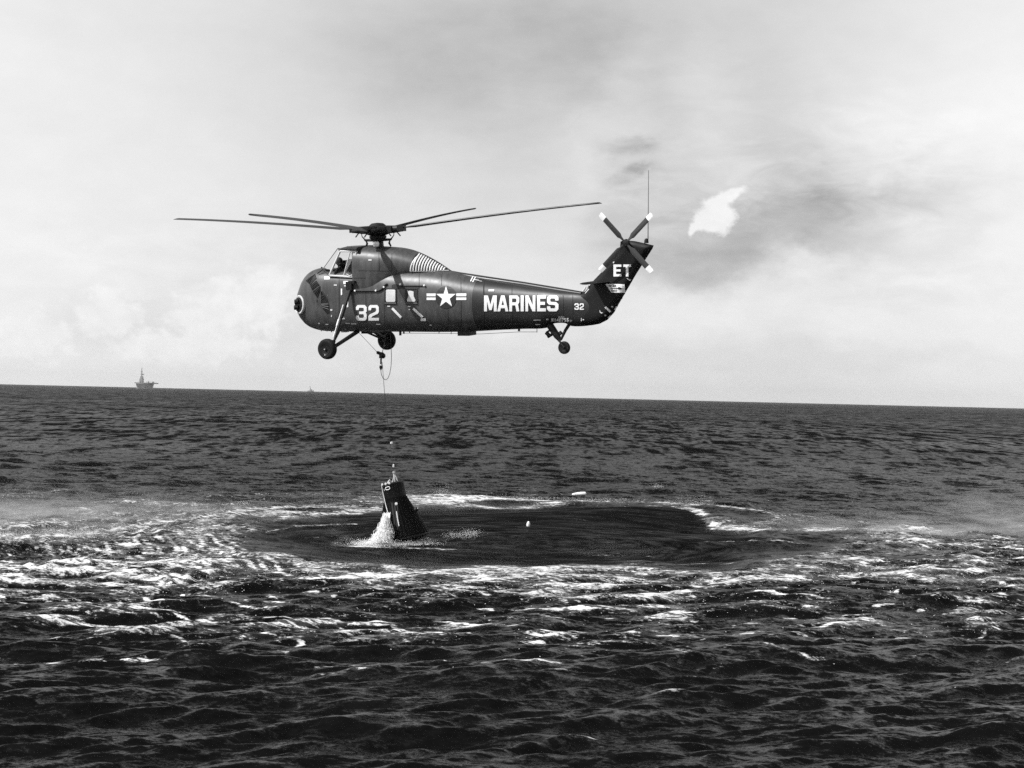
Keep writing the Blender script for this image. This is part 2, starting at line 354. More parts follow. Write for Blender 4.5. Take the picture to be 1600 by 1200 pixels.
# ripples of every size as slopes: broad chop that dies out in the calm disc, capillary ripples that stay
sl_big = s.noise(s.vmul(geo, (0.5, 1.0, 0.0)), 0.035, 6, 0.95, 0.0, 1)
sl_mid = s.noise(s.vmul(geo, (0.6, 1.0, 0.0)), 1.1, 4, 0.95, 0.3, 1)
sl_far = s.noise(s.vmul(geo, (0.28, 0.05, 0.0)), 1.0, 3, 0.75, 0.0, 1)
sl_far2 = s.noise(s.vmul(geo, (0.07, 0.009, 0.0)), 1.0, 3, 0.8, 0.0, 1)
sl_fin = s.noise(s.vmul(geo, (0.7, 1.0, 0.0)), 9.0, 3, 0.95, 0.0, 1)
def slopes(colr, k):
    r_, g_, b_ = s.sep(colr)
    return s.m('MULTIPLY', s.m('SUBTRACT', r_, 0.5), k), s.m('MULTIPLY', s.m('SUBTRACT', g_, 0.5), k)
rest = s.m('SUBTRACT', 1.0, ca)
kb = s.m('MULTIPLY', rest, s.mr(dist, 40.0, 200.0, 0.45, 0.7))
nearf = s.mr(dist, 70.0, 300.0, 1.0, 0.35)
km = s.m('MULTIPLY', s.m('ADD', 0.15, s.m('MULTIPLY', rest, 2.1)), nearf)
kf = s.m('MULTIPLY', s.m('ADD', 1.25, s.m('MULTIPLY', ca, -0.55)), nearf)
ax, ay = slopes(sl_big, kb); bx_, by_ = slopes(sl_mid, km); cx_, cy_ = slopes(sl_fin, kf)
fx_, fy_ = slopes(sl_far, s.mr(dist, 70.0, 200.0, 0.0, 3.4))
gx_, gy_ = slopes(sl_far2, s.mr(dist, 250.0, 900.0, 0.0, 2.4))
fy_ = s.m('ADD', s.m('ADD', fy_, gy_), s.mr(dist, 60.0, 300.0, 0.0, -0.10))
sx = s.m('ADD', ax, s.m('ADD', bx_, cx_)); sy = s.m('ADD', s.m('ADD', ay, fy_), s.m('ADD', by_, cy_))
nrm = s.n('ShaderNodeNewGeometry').outputs['Normal']
va = s.n('ShaderNodeVectorMath', operation='ADD'); t.links.new(nrm, va.inputs[0]); t.links.new(s.comb(sx, sy, 0.0), va.inputs[1])
vn = s.n('ShaderNodeVectorMath', operation='NORMALIZE'); t.links.new(va.outputs[0], vn.inputs[0])
# a facet turned past the line of sight is hidden behind its neighbours: keep normals on the visible side
inc = s.n('ShaderNodeNewGeometry').outputs['Incoming']
dt = s.n('ShaderNodeVectorMath', operation='DOT_PRODUCT'); t.links.new(vn.outputs[0], dt.inputs[0]); t.links.new(inc, dt.inputs[1])
push = s.m('SUBTRACT', s.m('SQRT', s.m('ADD', s.m('POWER', s.m('ABSOLUTE', dt.outputs['Value']), 2.0), 0.012)), dt.outputs['Value'])
sc2 = s.n('ShaderNodeVectorMath', operation='SCALE'); t.links.new(inc, sc2.inputs[0]); t.links.new(push, sc2.inputs['Scale'])
va2 = s.n('ShaderNodeVectorMath', operation='ADD'); t.links.new(vn.outputs[0], va2.inputs[0]); t.links.new(sc2.outputs[0], va2.inputs[1])
vn2 = s.n('ShaderNodeVectorMath', operation='NORMALIZE'); t.links.new(va2.outputs[0], vn2.inputs[0]); vn = vn2
bmp = vn
# foam: where there is enough of it, broken up by noise in the lie of the streaks
f1 = s.noise(s.vmul(geo, (2.0, 4.0, 0.0)), 1.0, 7, 0.70, 0.4)
f2 = s.noise(s.vmul(geo, (7.0, 10.0, 0.0)), 1.0, 5, 0.75)
brk = s.m('ADD', s.m('ADD', s.m('MULTIPLY', f1, 0.26), s.m('MULTIPLY', polr, 0.24)), s.m('MULTIPLY', f2, 0.50))
ln = s.noise(s.vmul(geo, (0.8, 2.3, 0.0)), 1.0, 4, 0.65, 0.6)
ridge = s.m('SUBTRACT', 1.0, s.m('MINIMUM', s.m('MULTIPLY', s.m('ABSOLUTE', s.m('SUBTRACT', ln, 0.5)), 11.0), 1.0))
fm = s.m('ADD', s.m('MULTIPLY', fo, s.m('ADD', 0.62, s.m('MULTIPLY', ridge, 0.85))), s.m('MULTIPLY', s.m('SUBTRACT', brk, 0.5), 4.2))
fm = s.m('MULTIPLY', s.mr(fm, 0.42, 1.0), s.mr(fo, 0.05, 0.22))
fm = s.m('MAXIMUM', fm, s.m('MULTIPLY', s.m('MULTIPLY', s.mr(fo, 0.25, 0.85), 0.10), s.m('ADD', s.mr(f1, 0.3, 0.7), s.mr(f2, 0.3, 0.7))))
foam = s.n('ShaderNodeBsdfPrincipled'); foam.inputs['Base Color'].default_value = (0.78, 0.78, 0.78, 1); foam.inputs['Roughness'].default_value = 0.8
foam.inputs['Specular IOR Level'].default_value = 0.2
t.links.new(bmp.outputs[0], foam.inputs['Normal'])
t.nodes.remove(P)
dif = s.n('ShaderNodeBsdfDiffuse'); dif.inputs[0].default_value = (0.005, 0.005, 0.005, 1); t.links.new(bmp.outputs[0], dif.inputs['Normal'])
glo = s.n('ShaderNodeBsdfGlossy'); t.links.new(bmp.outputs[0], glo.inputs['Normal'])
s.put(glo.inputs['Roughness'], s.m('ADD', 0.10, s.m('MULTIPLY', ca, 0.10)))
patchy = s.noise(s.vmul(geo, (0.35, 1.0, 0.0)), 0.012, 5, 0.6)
gk = s.m('MULTIPLY', s.mr(ca, 0.0, 1.0, s.mr(dist, 30.0, 90.0, 0.80, 0.64), s.mr(s.noise(s.vmul(pol, (1.6, 0.22, 0.0)), 1.0, 5, 0.68, 0.8), 0.42, 0.74, 0.04, 0.42)), s.mr(patchy, 0.3, 0.7, 0.75, 1.25))  # sky reflection dimmed by colour, most of all in the calm disc
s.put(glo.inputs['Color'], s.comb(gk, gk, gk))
fre = s.n('ShaderNodeFresnel'); fre.inputs['IOR'].default_value = 1.10; t.links.new(bmp.outputs[0], fre.inputs['Normal'])
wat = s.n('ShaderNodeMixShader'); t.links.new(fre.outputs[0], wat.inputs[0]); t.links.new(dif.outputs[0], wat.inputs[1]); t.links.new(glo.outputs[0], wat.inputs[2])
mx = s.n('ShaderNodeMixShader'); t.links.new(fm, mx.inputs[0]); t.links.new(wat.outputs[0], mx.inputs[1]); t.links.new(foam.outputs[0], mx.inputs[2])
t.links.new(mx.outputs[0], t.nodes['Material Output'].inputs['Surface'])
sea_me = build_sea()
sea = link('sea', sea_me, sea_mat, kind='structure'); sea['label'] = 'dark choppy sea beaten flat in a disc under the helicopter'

# ------------------------------------------------------------------ mesh helpers
def mesh_from(name, verts, faces, sm=None):
    me = bpy.data.meshes.new(name); me.from_pydata([tuple(v) for v in verts], [], faces); me.validate()
    bm = bmesh.new(); bm.from_mesh(me); bmesh.ops.recalc_face_normals(bm, faces=bm.faces); bm.to_mesh(me); bm.free()
    if sm is not None: smooth(me, sm)
    return me
class MB:
    def __init__(s): s.v = []; s.f = []
    def add(s, verts, faces):
        o = len(s.v); s.v += [Vector(v) for v in verts]; s.f += [tuple(i + o for i in f) for f in faces]; return s
    def box(s, c, size, M=None):
        hx, hy, hz = size[0] / 2, size[1] / 2, size[2] / 2
        vs = [Vector((x * hx, y * hy, z * hz)) for x in (-1, 1) for y in (-1, 1) for z in (-1, 1)]
        if M is not None: vs = [M @ v for v in vs]
        vs = [v + Vector(c) for v in vs]
        return s.add(vs, [(0, 1, 3, 2), (4, 6, 7, 5), (0, 4, 5, 1), (2, 3, 7, 6), (0, 2, 6, 4), (1, 5, 7, 3)])
    def tube(s, pts, r, n=8, caps=True):
        pts = [Vector(p) for p in pts]; rs = r if isinstance(r, (list, tuple)) else [r] * len(pts)
        ref = None; rings = []
        for i, p in enumerate(pts):
            d = (pts[min(i + 1, len(pts) - 1)] - pts[max(i - 1, 0)]).normalized()
            if ref is None: ref = d.orthogonal().normalized()
            ref = (ref - d * ref.dot(d)).normalized(); b = d.cross(ref)
            rings.append([p + (ref * math.cos(2 * math.pi * k / n) + b * math.sin(2 * math.pi * k / n)) * rs[i] for k in range(n)])
        vs = [v for q in rings for v in q]
        fs = [(i * n + k, i * n + (k + 1) % n, (i + 1) * n + (k + 1) % n, (i + 1) * n + k) for i in range(len(pts) - 1) for k in range(n)]
        if caps: fs += [tuple(range(n))[::-1], tuple((len(pts) - 1) * n + k for k in range(n))]
        return s.add(vs, fs)
    def cyl(s, a, b, r, r2=None, n=24): return s.tube([a, b], [r, r if r2 is None else r2], n)
    def lathe(s, prof, centre, axis, n=32):
        """prof: (radius, distance along the axis)"""
        ax = Vector(axis).normalized(); u = ax.orthogonal().normalized(); w = ax.cross(u); c = Vector(centre)
        vs = [c + ax * h + (u * math.cos(2 * math.pi * k / n) + w * math.sin(2 * math.pi * k / n)) * max(r, 1e-4) for r, h in prof for k in range(n)]
        m = len(prof)
        fs = [(i * n + k, i * n + (k + 1) % n, (i + 1) * n + (k + 1) % n, (i + 1) * n + k) for i in range(m - 1) for k in range(n)]
        fs += [tuple(range(n))[::-1], tuple((m - 1) * n + k for k in range(n))]
        return s.add(vs, fs)
    def build(s, name, mat, parent=None, sm=35, kind=None):
        return link(name, mesh_from(name, s.v, s.f, sm), mat, parent, kind)

M_GREEN = material('faded_dark_green_paint', 0.060, 0.42, 0.5, var=0.85, vscale=3.2, bump=0.2, bscale=9, stretch=(1.6, 1, 0.5))
M_PAINT2 = material('dark_green_paint', 0.025, 0.38, 0.5, var=0.3, vscale=2.0, bump=0.10, bscale=14)
M_BLACK = material('black_metal', 0.012, 0.5, 0.3, var=0.3, vscale=6)
M_TYRE = material('tyre_rubber', 0.012, 0.75, 0.2, var=0.3, vscale=10)
M_WHITE = material('white_paint', 0.88, 0.5, 0.4, var=0.06, vscale=6)
M_OFFW = material('weathered_white_paint', 0.62, 0.5, 0.4, var=0.25, vscale=9)
M_STEEL = material('bright_steel', 0.55, 0.35, 0.5, metal=0.6, var=0.2, vscale=10)
M_SEAM = material('dark_seam', 0.03, 0.7, 0.2)  # plain dark tone for panel joints, latch and window backing
M_BLADE = material('rotor_blade_grey', 0.035, 0.45, 0.4, var=0.2, vscale=2)
M_DISC = material('insignia_dark_blue', 0.025, 0.5, 0.4)
M_STRIPE = material('insignia_stripe', 0.20, 0.5, 0.4)
M_CABLE = material('steel_cable', 0.05, 0.6, 0.3)
M_SEAT = material('cockpit_black', 0.01, 0.8, 0.1)
M_GLASS = bpy.data.materials.new('clear_perspex'); M_GLASS.use_nodes = True
_t = M_GLASS.node_tree; _h = NG(_t); _t.nodes.remove(_t.nodes['Principled BSDF'])
_g = _h.n('ShaderNodeBsdfGlossy'); _g.inputs['Roughness'].default_value = 0.03
_tr = _h.n('ShaderNodeBsdfTransparent'); _tr.inputs[0].default_value = (0.93, 0.93, 0.93, 1)
_fr = _h.n('ShaderNodeFresnel'); _fr.inputs[0].default_value = 1.45
_mx = _h.n('ShaderNodeMixShader'); _t.links.new(_fr.outputs[0], _mx.inputs[0]); _t.links.new(_tr.outputs[0], _mx.inputs[1]); _t.links.new(_g.outputs[0], _mx.inputs[2])
_t.links.new(_mx.outputs[0], _t.nodes['Material Output'].inputs['Surface'])

# ------------------------------------------------------------------ the helicopter's own frame
YAW, BANK, HUB_H = R(-29), R(7), 3.6
HUB = W(590, 359, 60.0)
HR = Matrix.Rotation(YAW, 4, 'Z') @ Matrix.Rotation(BANK, 4, 'X')
HM = Matrix.Translation(HUB - HR.to_3x3() @ Vector((0, 0, HUB_H))) @ HR
HI = HM.inverted()
def L(px, py, y=0.0):
    """the point of the helicopter's plane at side offset y (port is negative) seen at a pixel of the photograph"""
    o = HI @ CAMP; d = HI.to_3x3() @ ray(px, py); k = (y - o.y) / d.y
    p = o + d * k; return Vector((p.x, y, p.z))
heli = bpy.data.objects.new('helicopter', None); col.objects.link(heli); heli.matrix_world = HM
heli.empty_display_size = 0.5
tag(heli, 'dark military helicopter marked MARINES and 32 hovering low over the sea', 'helicopter')

def loft(stations, n=40, cap=True):
    """stations: (x, z_bottom, z_top, half width, exponent, y0)"""
    vs = []; fs = []
    for (x, zb, zt, hw, e) in stations:
        zc, hz = (zb + zt) / 2, (zt - zb) / 2
        for k in range(n):
            a = 2 * math.pi * k / n; c, s_ = math.cos(a), math.sin(a)
            vs.append(Vector((x, hw * math.copysign(abs(c) ** (2 / e), c), zc + hz * math.copysign(abs(s_) ** (2 / e), s_))))
    m = len(stations)
    for i in range(m - 1):
        for k in range(n): fs.append((i * n + k, i * n + (k + 1) % n, (i + 1) * n + (k + 1) % n, (i + 1) * n + k))
    if cap: fs += [tuple(range(n)), tuple((m - 1) * n + k for k in range(n))[::-1]]
    return vs, fs
def interp_stations(rows, step):
    """rows: px, py_top, py_bottom, half width, exponent -> smooth local stations"""
    rows = [(L(px, (a + b) / 2).x, L(px, b).z, L(px, a).z, hw, e) for px, a, b, hw, e in rows]
    A = np.array(rows); t = np.arange(len(A)); outp = []
    # Catmull-Rom over the rows
    for i in range(len(A) - 1):
        p0, p1, p2, p3 = A[max(i - 1, 0)], A[i], A[i + 1], A[min(i + 2, len(A) - 1)]
        n = max(1, int(abs(p2[0] - p1[0]) / step))
        h01 = max(p1[0] - p0[0], 1e-3) ; h12 = p2[0] - p1[0]; h23 = max(p3[0] - p2[0], 1e-3)
        m1 = (p2 - p0) / (h01 + h12) if i > 0 else (p2 - p1) / h12
        m2 = (p3 - p1) / (h12 + h23) if i < len(A) - 2 else (p2 - p1) / h12
        for k in range(n):
            u = k / n
            q = (2*u**3-3*u**2+1)*p1 + (u**3-2*u**2+u)*h12*m1 + (-2*u**3+3*u**2)*p2 + (u**3-u**2)*h12*m2
            outp.append(tuple(q))
    outp.append(tuple(A[-1])); return outp

body_rows = [(470, 468, 488, 0.12, 2.0), (471.5, 459, 494, 0.30, 2.0), (475.5, 447, 501, 0.48, 2.1), (482.5, 433.5, 508, 0.63, 2.2), (491, 424.5, 512.5, 0.75, 2.4), (500, 420, 515, 0.83, 2.6),
             (510, 418, 516.5, 0.89, 2.9), (520, 418.5, 517, 0.92, 3.1), (560, 419, 517.5, 0.93, 3.2), (600, 419.5, 517.8, 0.93, 3.0), (640, 419.5, 518, 0.93, 2.7), (680, 420.5, 518.5, 0.92, 2.5),
             (705, 423, 518.5, 0.90, 2.45), (730, 428.5, 518, 0.86, 2.4), (756, 434, 516.8, 0.80, 2.35)]
bs = interp_stations(body_rows, 0.12)
bv, bf = loft(bs, 56)
fus_me = mesh_from('fuselage', bv, bf, 40)
fuselage = link('fuselage', fus_me, M_GREEN, heli)
boom_rows = [(756.3, 434, 516.8, 0.80, 2.35), (780, 438, 515.5, 0.70, 2.3), (820, 444.5, 513.8, 0.56, 2.25), (852, 449.5, 512.5, 0.46, 2.2), (862, 451, 506, 0.43, 2.2), (884, 454, 505, 0.37, 2.2), (893, 455, 509.5, 0.34, 2.2), (915, 458.5, 509.3, 0.27, 2.3), (935, 466, 506, 0.20, 2.2)]
ts = interp_stations(boom_rows, 0.12)
tv, tf = loft(ts, 48)
boom = link('tail_boom', mesh_from('tail_boom', tv, tf, 40), M_PAINT2, heli)
# joint collar where the boom is riveted on
# upper fairing behind the cockpit and its shoulder
up_rows = [(573, 384.3, 476, 0.925, 3.5), (590, 384.5, 474, 0.925, 3.3), (604, 385.2, 468, 0.91, 3.0), (617, 386, 456, 0.84, 2.7), (630, 387.3, 442, 0.75, 2.4), (646, 391.2, 438, 0.66, 2.2), (665, 399.5, 434, 0.55, 2.1), (685, 410.5, 432, 0.38, 2.0), (704, 422.5, 430, 0.16, 2.0)]
us = interp_stations(up_rows, 0.1)
uv_, uf = loft(us, 48)
fair = link('engine_fairing', mesh_from('engine_fairing', uv_, uf, 40), M_GREEN, heli)

def inflate(px_poly, T, edge=0.25, step=(4, 4), y0=0.0, name='x'):
    """a solid whose side outline is the polygon and whose thickness grows from its edges"""
    bm = bmesh.new(); f = bm.faces.new([bm.verts.new((a, b, 0)) for a, b in px_poly]); f.normal_update()
    xs = [p[0] for p in px_poly]; ys = [p[1] for p in px_poly]
    for k in np.arange(min(xs) + step[0], max(xs), step[0]):
        bmesh.ops.bisect_plane(bm, geom=bm.verts[:] + bm.edges[:] + bm.faces[:], plane_co=(k, 0, 0), plane_no=(1, 0, 0))
    for k in np.arange(min(ys) + step[1], max(ys), step[1]):
        bmesh.ops.bisect_plane(bm, geom=bm.verts[:] + bm.edges[:] + bm.faces[:], plane_co=(0, k, 0), plane_no=(0, 1, 0))
    bm.verts.index_update()
    poly = [Vector((a, b, 0)) for a, b in px_poly]
    def dist(p):
        m = 1e9
        for i in range(len(poly)):
            a, b = poly[i], poly[(i + 1) % len(poly)]; ab = b - a
            u = max(0, min(1, (p - a).dot(ab) / ab.length_squared)); m = min(m, (p - a - ab * u).length)
        return m
    vs = []; fs = []; idx = {}
    for v in bm.verts:
        d = dist(v.co) / 44.0; tt = T(v.co.x, v.co.y) if callable(T) else T
        th = 0 if d < 1e-4 else tt * math.sqrt(max(0.0, 1 - (1 - min(d / edge, 1)) ** 2))
        p = L(v.co.x, v.co.y)
        if th == 0: vs.append(p); idx[v.index] = (len(vs) - 1,) * 2
        else:
            vs.append(p + Vector((0, -th + y0, 0))); vs.append(p + Vector((0, th + y0, 0))); idx[v.index] = (len(vs) - 2, len(vs) - 1)
    for f in bm.faces:
        fs.append([idx[v.index][0] for v in f.verts]); fs.append([idx[v.index][1] for v in f.verts][::-1])
    bm.free(); return vs, fs
fin_poly = [(903, 458), (914, 456), (925, 441), (941, 424), (956, 405), (968.5, 389), (969.5, 377.5), (975, 375), (992, 376.7), (1005, 379.5), (1021.5, 383.5), (1019.5, 388.5), (994, 428.5), (966, 476.5), (958, 490), (949, 500), (937, 506), (925, 508.3), (905, 509)]
fv, ff = inflate(fin_poly, lambda x, y: 0.13 + 0.12 * max(0, min(1, (y - 430) / 60.0)), 0.22)
fin = link('tail_fin', mesh_from('tail_fin', fv, ff, 40), M_BLACK, heli)
M_FIN = material('dark_fin_paint', 0.008, 0.55, 0.2, var=0.3, vscale=2.5); fin.data.materials[0] = M_FIN

skin_v = []; skin_f = []
for o in (fuselage, boom, fair, fin):
    k = len(skin_v); skin_v += [v.co.copy() for v in o.data.vertices]; skin_f += [tuple(i + k for i in p.vertices) for p in o.data.polygons]
SKIN = BVHTree.FromPolygons(skin_v, skin_f)
def on_skin(px, py, off=0.0):
    o = HI @ CAMP; d = (HI.to_3x3() @ ray(px, py)).normalized()
    hit, nrm, i, dd = SKIN.ray_cast(o, d)
    if hit is None:
        p = L(px, py, -0.5); hit, nrm, i, dd = SKIN.find_nearest(p)
    if nrm.dot(d) > 0: nrm = -nrm
    return hit + nrm * off
def patch_mesh(name, bm, off=0.016, step=(4, 3), thick=0.0):
    """lay a flat drawing (in pixels of the side view) on the curved skin"""
    xs = [v.co.x for v in bm.verts]; ys = [v.co.y for v in bm.verts]
    for k in np.arange(math.ceil(min(xs) / step[0]) * step[0], max(xs), step[0]):
        bmesh.ops.bisect_plane(bm, geom=bm.verts[:] + bm.edges[:] + bm.faces[:], plane_co=(k, 0, 0), plane_no=(1, 0, 0))
    for k in np.arange(math.ceil(min(ys) / step[1]) * step[1], max(ys), step[1]):
        bmesh.ops.bisect_plane(bm, geom=bm.verts[:] + bm.edges[:] + bm.faces[:], plane_co=(0, k, 0), plane_no=(0, 1, 0))
    for v in bm.verts: v.co = on_skin(v.co.x, v.co.y, off)
    if thick:
        pass
    me = bpy.data.meshes.new(name); bm.to_mesh(me); bm.free(); return me
def decal(name, polys, mat, off=0.016, step=(4, 3), parent=None):
    bm = bmesh.new()
    for pl in polys: bm.faces.new([bm.verts.new((a, b, 0)) for a, b in pl]).normal_update()
    return link(name, patch_mesh(name, bm, off, step), mat, parent or heli)
FONT = None
def lettering(name, text, box, mat, bold=0.0, off=0.016, rot=0.0, step=(5, 2.5), parent=None, squeeze=None):
    """text fitted into a pixel box x0, y0 (top), x1, y1 (bottom) and laid on the skin"""
    cu = bpy.data.curves.new('lettering_curve', 'FONT'); cu.body = text; cu.resolution_u = 4; cu.offset = bold; cu.space_character = squeeze or 1.0
    o = bpy.data.objects.new('lettering_tmp', cu); col.objects.link(o)
    dg = bpy.context.evaluated_depsgraph_get(); me = bpy.data.meshes.new_from_object(o.evaluated_get(dg))
    bpy.data.objects.remove(o); bpy.data.curves.remove(cu)
    bm = bmesh.new(); bm.from_mesh(me); bpy.data.meshes.remove(me)
    bmesh.ops.remove_doubles(bm, verts=bm.verts, dist=1e-5)
    xs = [v.co.x for v in bm.verts]; ys = [v.co.y for v in bm.verts]; x0, x1, y0, y1 = min(xs), max(xs), min(ys), max(ys)
    c, s_ = math.cos(R(rot)), math.sin(R(rot)); W_, H_ = box[2] - box[0], box[3] - box[1]
    for v in bm.verts:
        a = (v.co.x - x0) / (x1 - x0) * W_; b = (1 - (v.co.y - y0) / (y1 - y0)) * H_
        v.co = Vector((box[0] + a * c - (b - H_) * -s_ * -1, box[1] + b * 1.0 - a * s_, 0))
    return link(name, patch_mesh(name, bm, off, step), mat, parent or heli)
def skin_line(name, pts, r=0.012, mat=None, off=0.004, seg=6, parent=None):
    P_ = []
    for i in range(len(pts) - 1):
        a, b = pts[i], pts[i + 1]; n = max(1, int(math.hypot(b[0] - a[0], b[1] - a[1]) / seg))
        for k in range(n): P_.append(on_skin(a[0] + (b[0] - a[0]) * k / n, a[1] + (b[1] - a[1]) * k / n, off))
    P_.append(on_skin(*pts[-1], off))
    return MB().tube(P_, r, 6).build(name, mat or M_SEAM, parent or heli)

# ---- markings
three = [(0, 0.13), (0.16, 0), (0.84, 0), (1, 0.14), (1, 0.42), (0.90, 0.5), (1, 0.58), (1, 0.86), (0.84, 1), (0.16, 1), (0, 0.87), (0, 0.68), (0.26, 0.68), (0.26, 0.76), (0.32, 0.82), (0.68, 0.82), (0.74, 0.76), (0.74, 0.64), (0.67, 0.585), (0.30, 0.585), (0.30, 0.41), (0.67, 0.41), (0.74, 0.36), (0.74, 0.24), (0.68, 0.18), (0.32, 0.18), (0.26, 0.24), (0.26, 0.32), (0, 0.32)]
two = [(0, 0.13), (0.16, 0), (0.84, 0), (1, 0.14), (1, 0.44), (0.90, 0.56), (0.36, 0.72), (0.28, 0.82), (1, 0.82), (1, 1), (0, 1), (0, 0.72), (0.12, 0.60), (0.66, 0.44), (0.74, 0.36), (0.74, 0.24), (0.68, 0.18), (0.32, 0.18), (0.26, 0.24), (0.26, 0.34), (0, 0.34)]
def fit(gl, x0, y0, x1, y1): return [(x0 + a * (x1 - x0), y0 + b * (y1 - y0)) for a, b in gl]
def tri_decal(name, polys, mat, off=0.016, step=(5, 2.5)):
    bm = bmesh.new()
    for pl in polys:
        f = bm.faces.new([bm.verts.new((a, b, 0)) for a, b in pl]); f.normal_update()
    bmesh.ops.triangulate(bm, faces=bm.faces[:])
    return link(name, patch_mesh(name, bm, off, step), mat, heli)
tri_decal('side_number', [fit(three, 556.5, 476.5, 573.3, 500.8), fit(two, 576.0, 476.5, 592.3, 500.8)], M_WHITE)
tri_decal('tail_number', [fit(three, 897.8, 474, 904.6, 484), fit(two, 905.8, 474, 912.4, 484)], M_WHITE)
GL = {'M': [[(0,1),(0,0),(.30,0),(.5,.56),(.70,0),(1,0),(1,1),(.77,1),(.77,.36),(.60,.92),(.40,.92),(.23,.36),(.23,1)]],
 'A': [[(0,1),(.34,0),(.5,0),(.5,.27),(.39,.60),(.5,.60),(.5,.80),(.32,.80),(.26,1)], [(1,1),(.66,0),(.5,0),(.5,.27),(.61,.60),(.5,.60),(.5,.80),(.68,.80),(.74,1)]],
 'R': [[(0,0),(.28,0),(.28,1),(0,1)], [(.28,0),(.80,0),(1,.14),(1,.42),(.88,.56),(1,1),(.72,1),(.60,.62),(.28,.62),(.28,.43),(.64,.43),(.71,.37),(.71,.25),(.64,.19),(.28,.19)]],
 'I': [[(0,0),(1,0),(1,1),(0,1)]], 'N': [[(0,1),(0,0),(.30,0),(.73,.60),(.73,0),(1,0),(1,1),(.71,1),(.27,.40),(.27,1)]],
 'E': [[(0,0),(1,0),(1,.20),(.34,.20),(.34,.40),(.9,.40),(.9,.59),(.34,.59),(.34,.80),(1,.80),(1,1),(0,1)]], 'T': [[(0,0),(1,0),(1,.20),(.66,.20),(.66,1),(.33,1),(.33,.20),(0,.20)]],
 'S': [[(0,.14),(.18,0),(.82,0),(1,.14),(1,.32),(.72,.32),(.72,.25),(.66,.19),(.34,.19),(.28,.25),(.28,.34),(.34,.40),(.82,.42),(1,.55),(1,.86),(.82,1),(.18,1),(0,.86),(0,.68),(.28,.68),(.28,.75),(.34,.81),(.66,.81),(.72,.75),(.72,.66),(.66,.60),(.18,.58),(0,.45)]]}
tri_decal('marines_lettering', [fit(p, x0, 461.8, x1, 486.4) for ch, x0, x1 in (('M', 756.6, 776.4), ('A', 777.2, 794.6), ('R', 796, 811.6), ('I', 813.8, 818.6), ('N', 821.2, 836.8), ('E', 839.4, 853.2), ('S', 855, 872.8)) for p in GL[ch]], M_WHITE)
tri_decal('tail_code', [fit(p, x0, 413.2, x1, 432.0) for ch, x0, x1 in (('E', 958.8, 971.2), ('T', 974.2, 986.2)) for p in GL[ch]], M_WHITE)
lettering('serial_number', '148755', (867, 496.8, 889, 502.6), M_WHITE, bold=0.02)
lettering('serial_prefix', 'HUS-1', (872.5, 493.8, 881.5, 496.3), M_OFFW, bold=0.02)
lettering('small_stencil', 'NAVY', (890.5, 499.6, 894.0, 502.4), M_OFFW, bold=0.02)
# star and bars
st = []
for k in range(10):
    rr = 17.2 if k % 2 == 0 else 17.2 * 0.385; a = math.pi / 2 + k * math.pi / 5
    st.append((697.3 + rr * math.cos(a) * 0.93, 464.6 - rr * math.sin(a)))
tri_decal('insignia_disc', [[(697.3 + 17.6 * math.cos(k * math.pi / 16) * 0.93, 464.6 - 17.6 * math.sin(k * math.pi / 16)) for k in range(32)]], M_DISC, 0.014)
tri_decal('insignia_star', [st], M_WHITE, 0.024)
for nm, a, b in (('left', 667, 681.2), ('right', 713.2, 729)):
    decal('insignia_bar', [[(a, 458.6), (b, 458.6), (b, 462.4), (a, 462.4)], [(a, 464.9), (b, 464.9), (b, 468.8), (a, 468.8)]], M_WHITE, 0.020)
    decal('insignia_stripe', [[(a, 462.5), (b, 462.5), (b, 464.8), (a, 464.8)]], M_STRIPE, 0.020)
def quad(x0, y0, x1, y1): return [(x0, y0), (x1, y0), (x1, y1), (x0, y1)]
def bar(ax, ay, bx, by, w):
    d = Vector((bx - ax, by - ay)); n = Vector((-d.y, d.x)).normalized() * w / 2
    return [(ax + n.x, ay + n.y), (bx + n.x, by + n.y), (bx - n.x, by - n.y), (ax - n.x, ay - n.y)]
for q in (bar(613, 481.5, 627, 496, 3.6), bar(646, 482, 660.5, 495.5, 3.6), quad(657.8, 497.3, 665.5, 501.4), quad(507, 432.2, 515.4, 436.8), quad(537, 439.2, 545, 443.8),
          quad(532.9, 451, 535, 461), quad(542.4, 470.5, 544.6, 480), quad(763.6, 452.5, 772.3, 455.4), bar(738.6, 441, 743.8, 431.6, 1.6), bar(735.4, 440, 739.4, 431.8, 1.6), quad(739.6, 429.6, 752, 431.4),
          bar(946, 479.5, 953.5, 487, 3.0), bar(960.4, 484, 963.0, 478.5, 2.0), bar(950.0, 496.6, 953.6, 492.6, 2.0), bar(980, 434.8, 987.4, 440, 1.2), [(946, 443.5), (976, 444), (976.6, 457.3), (955.5, 457)]):
    decal('white_marking', [q], M_WHITE, 0.016)
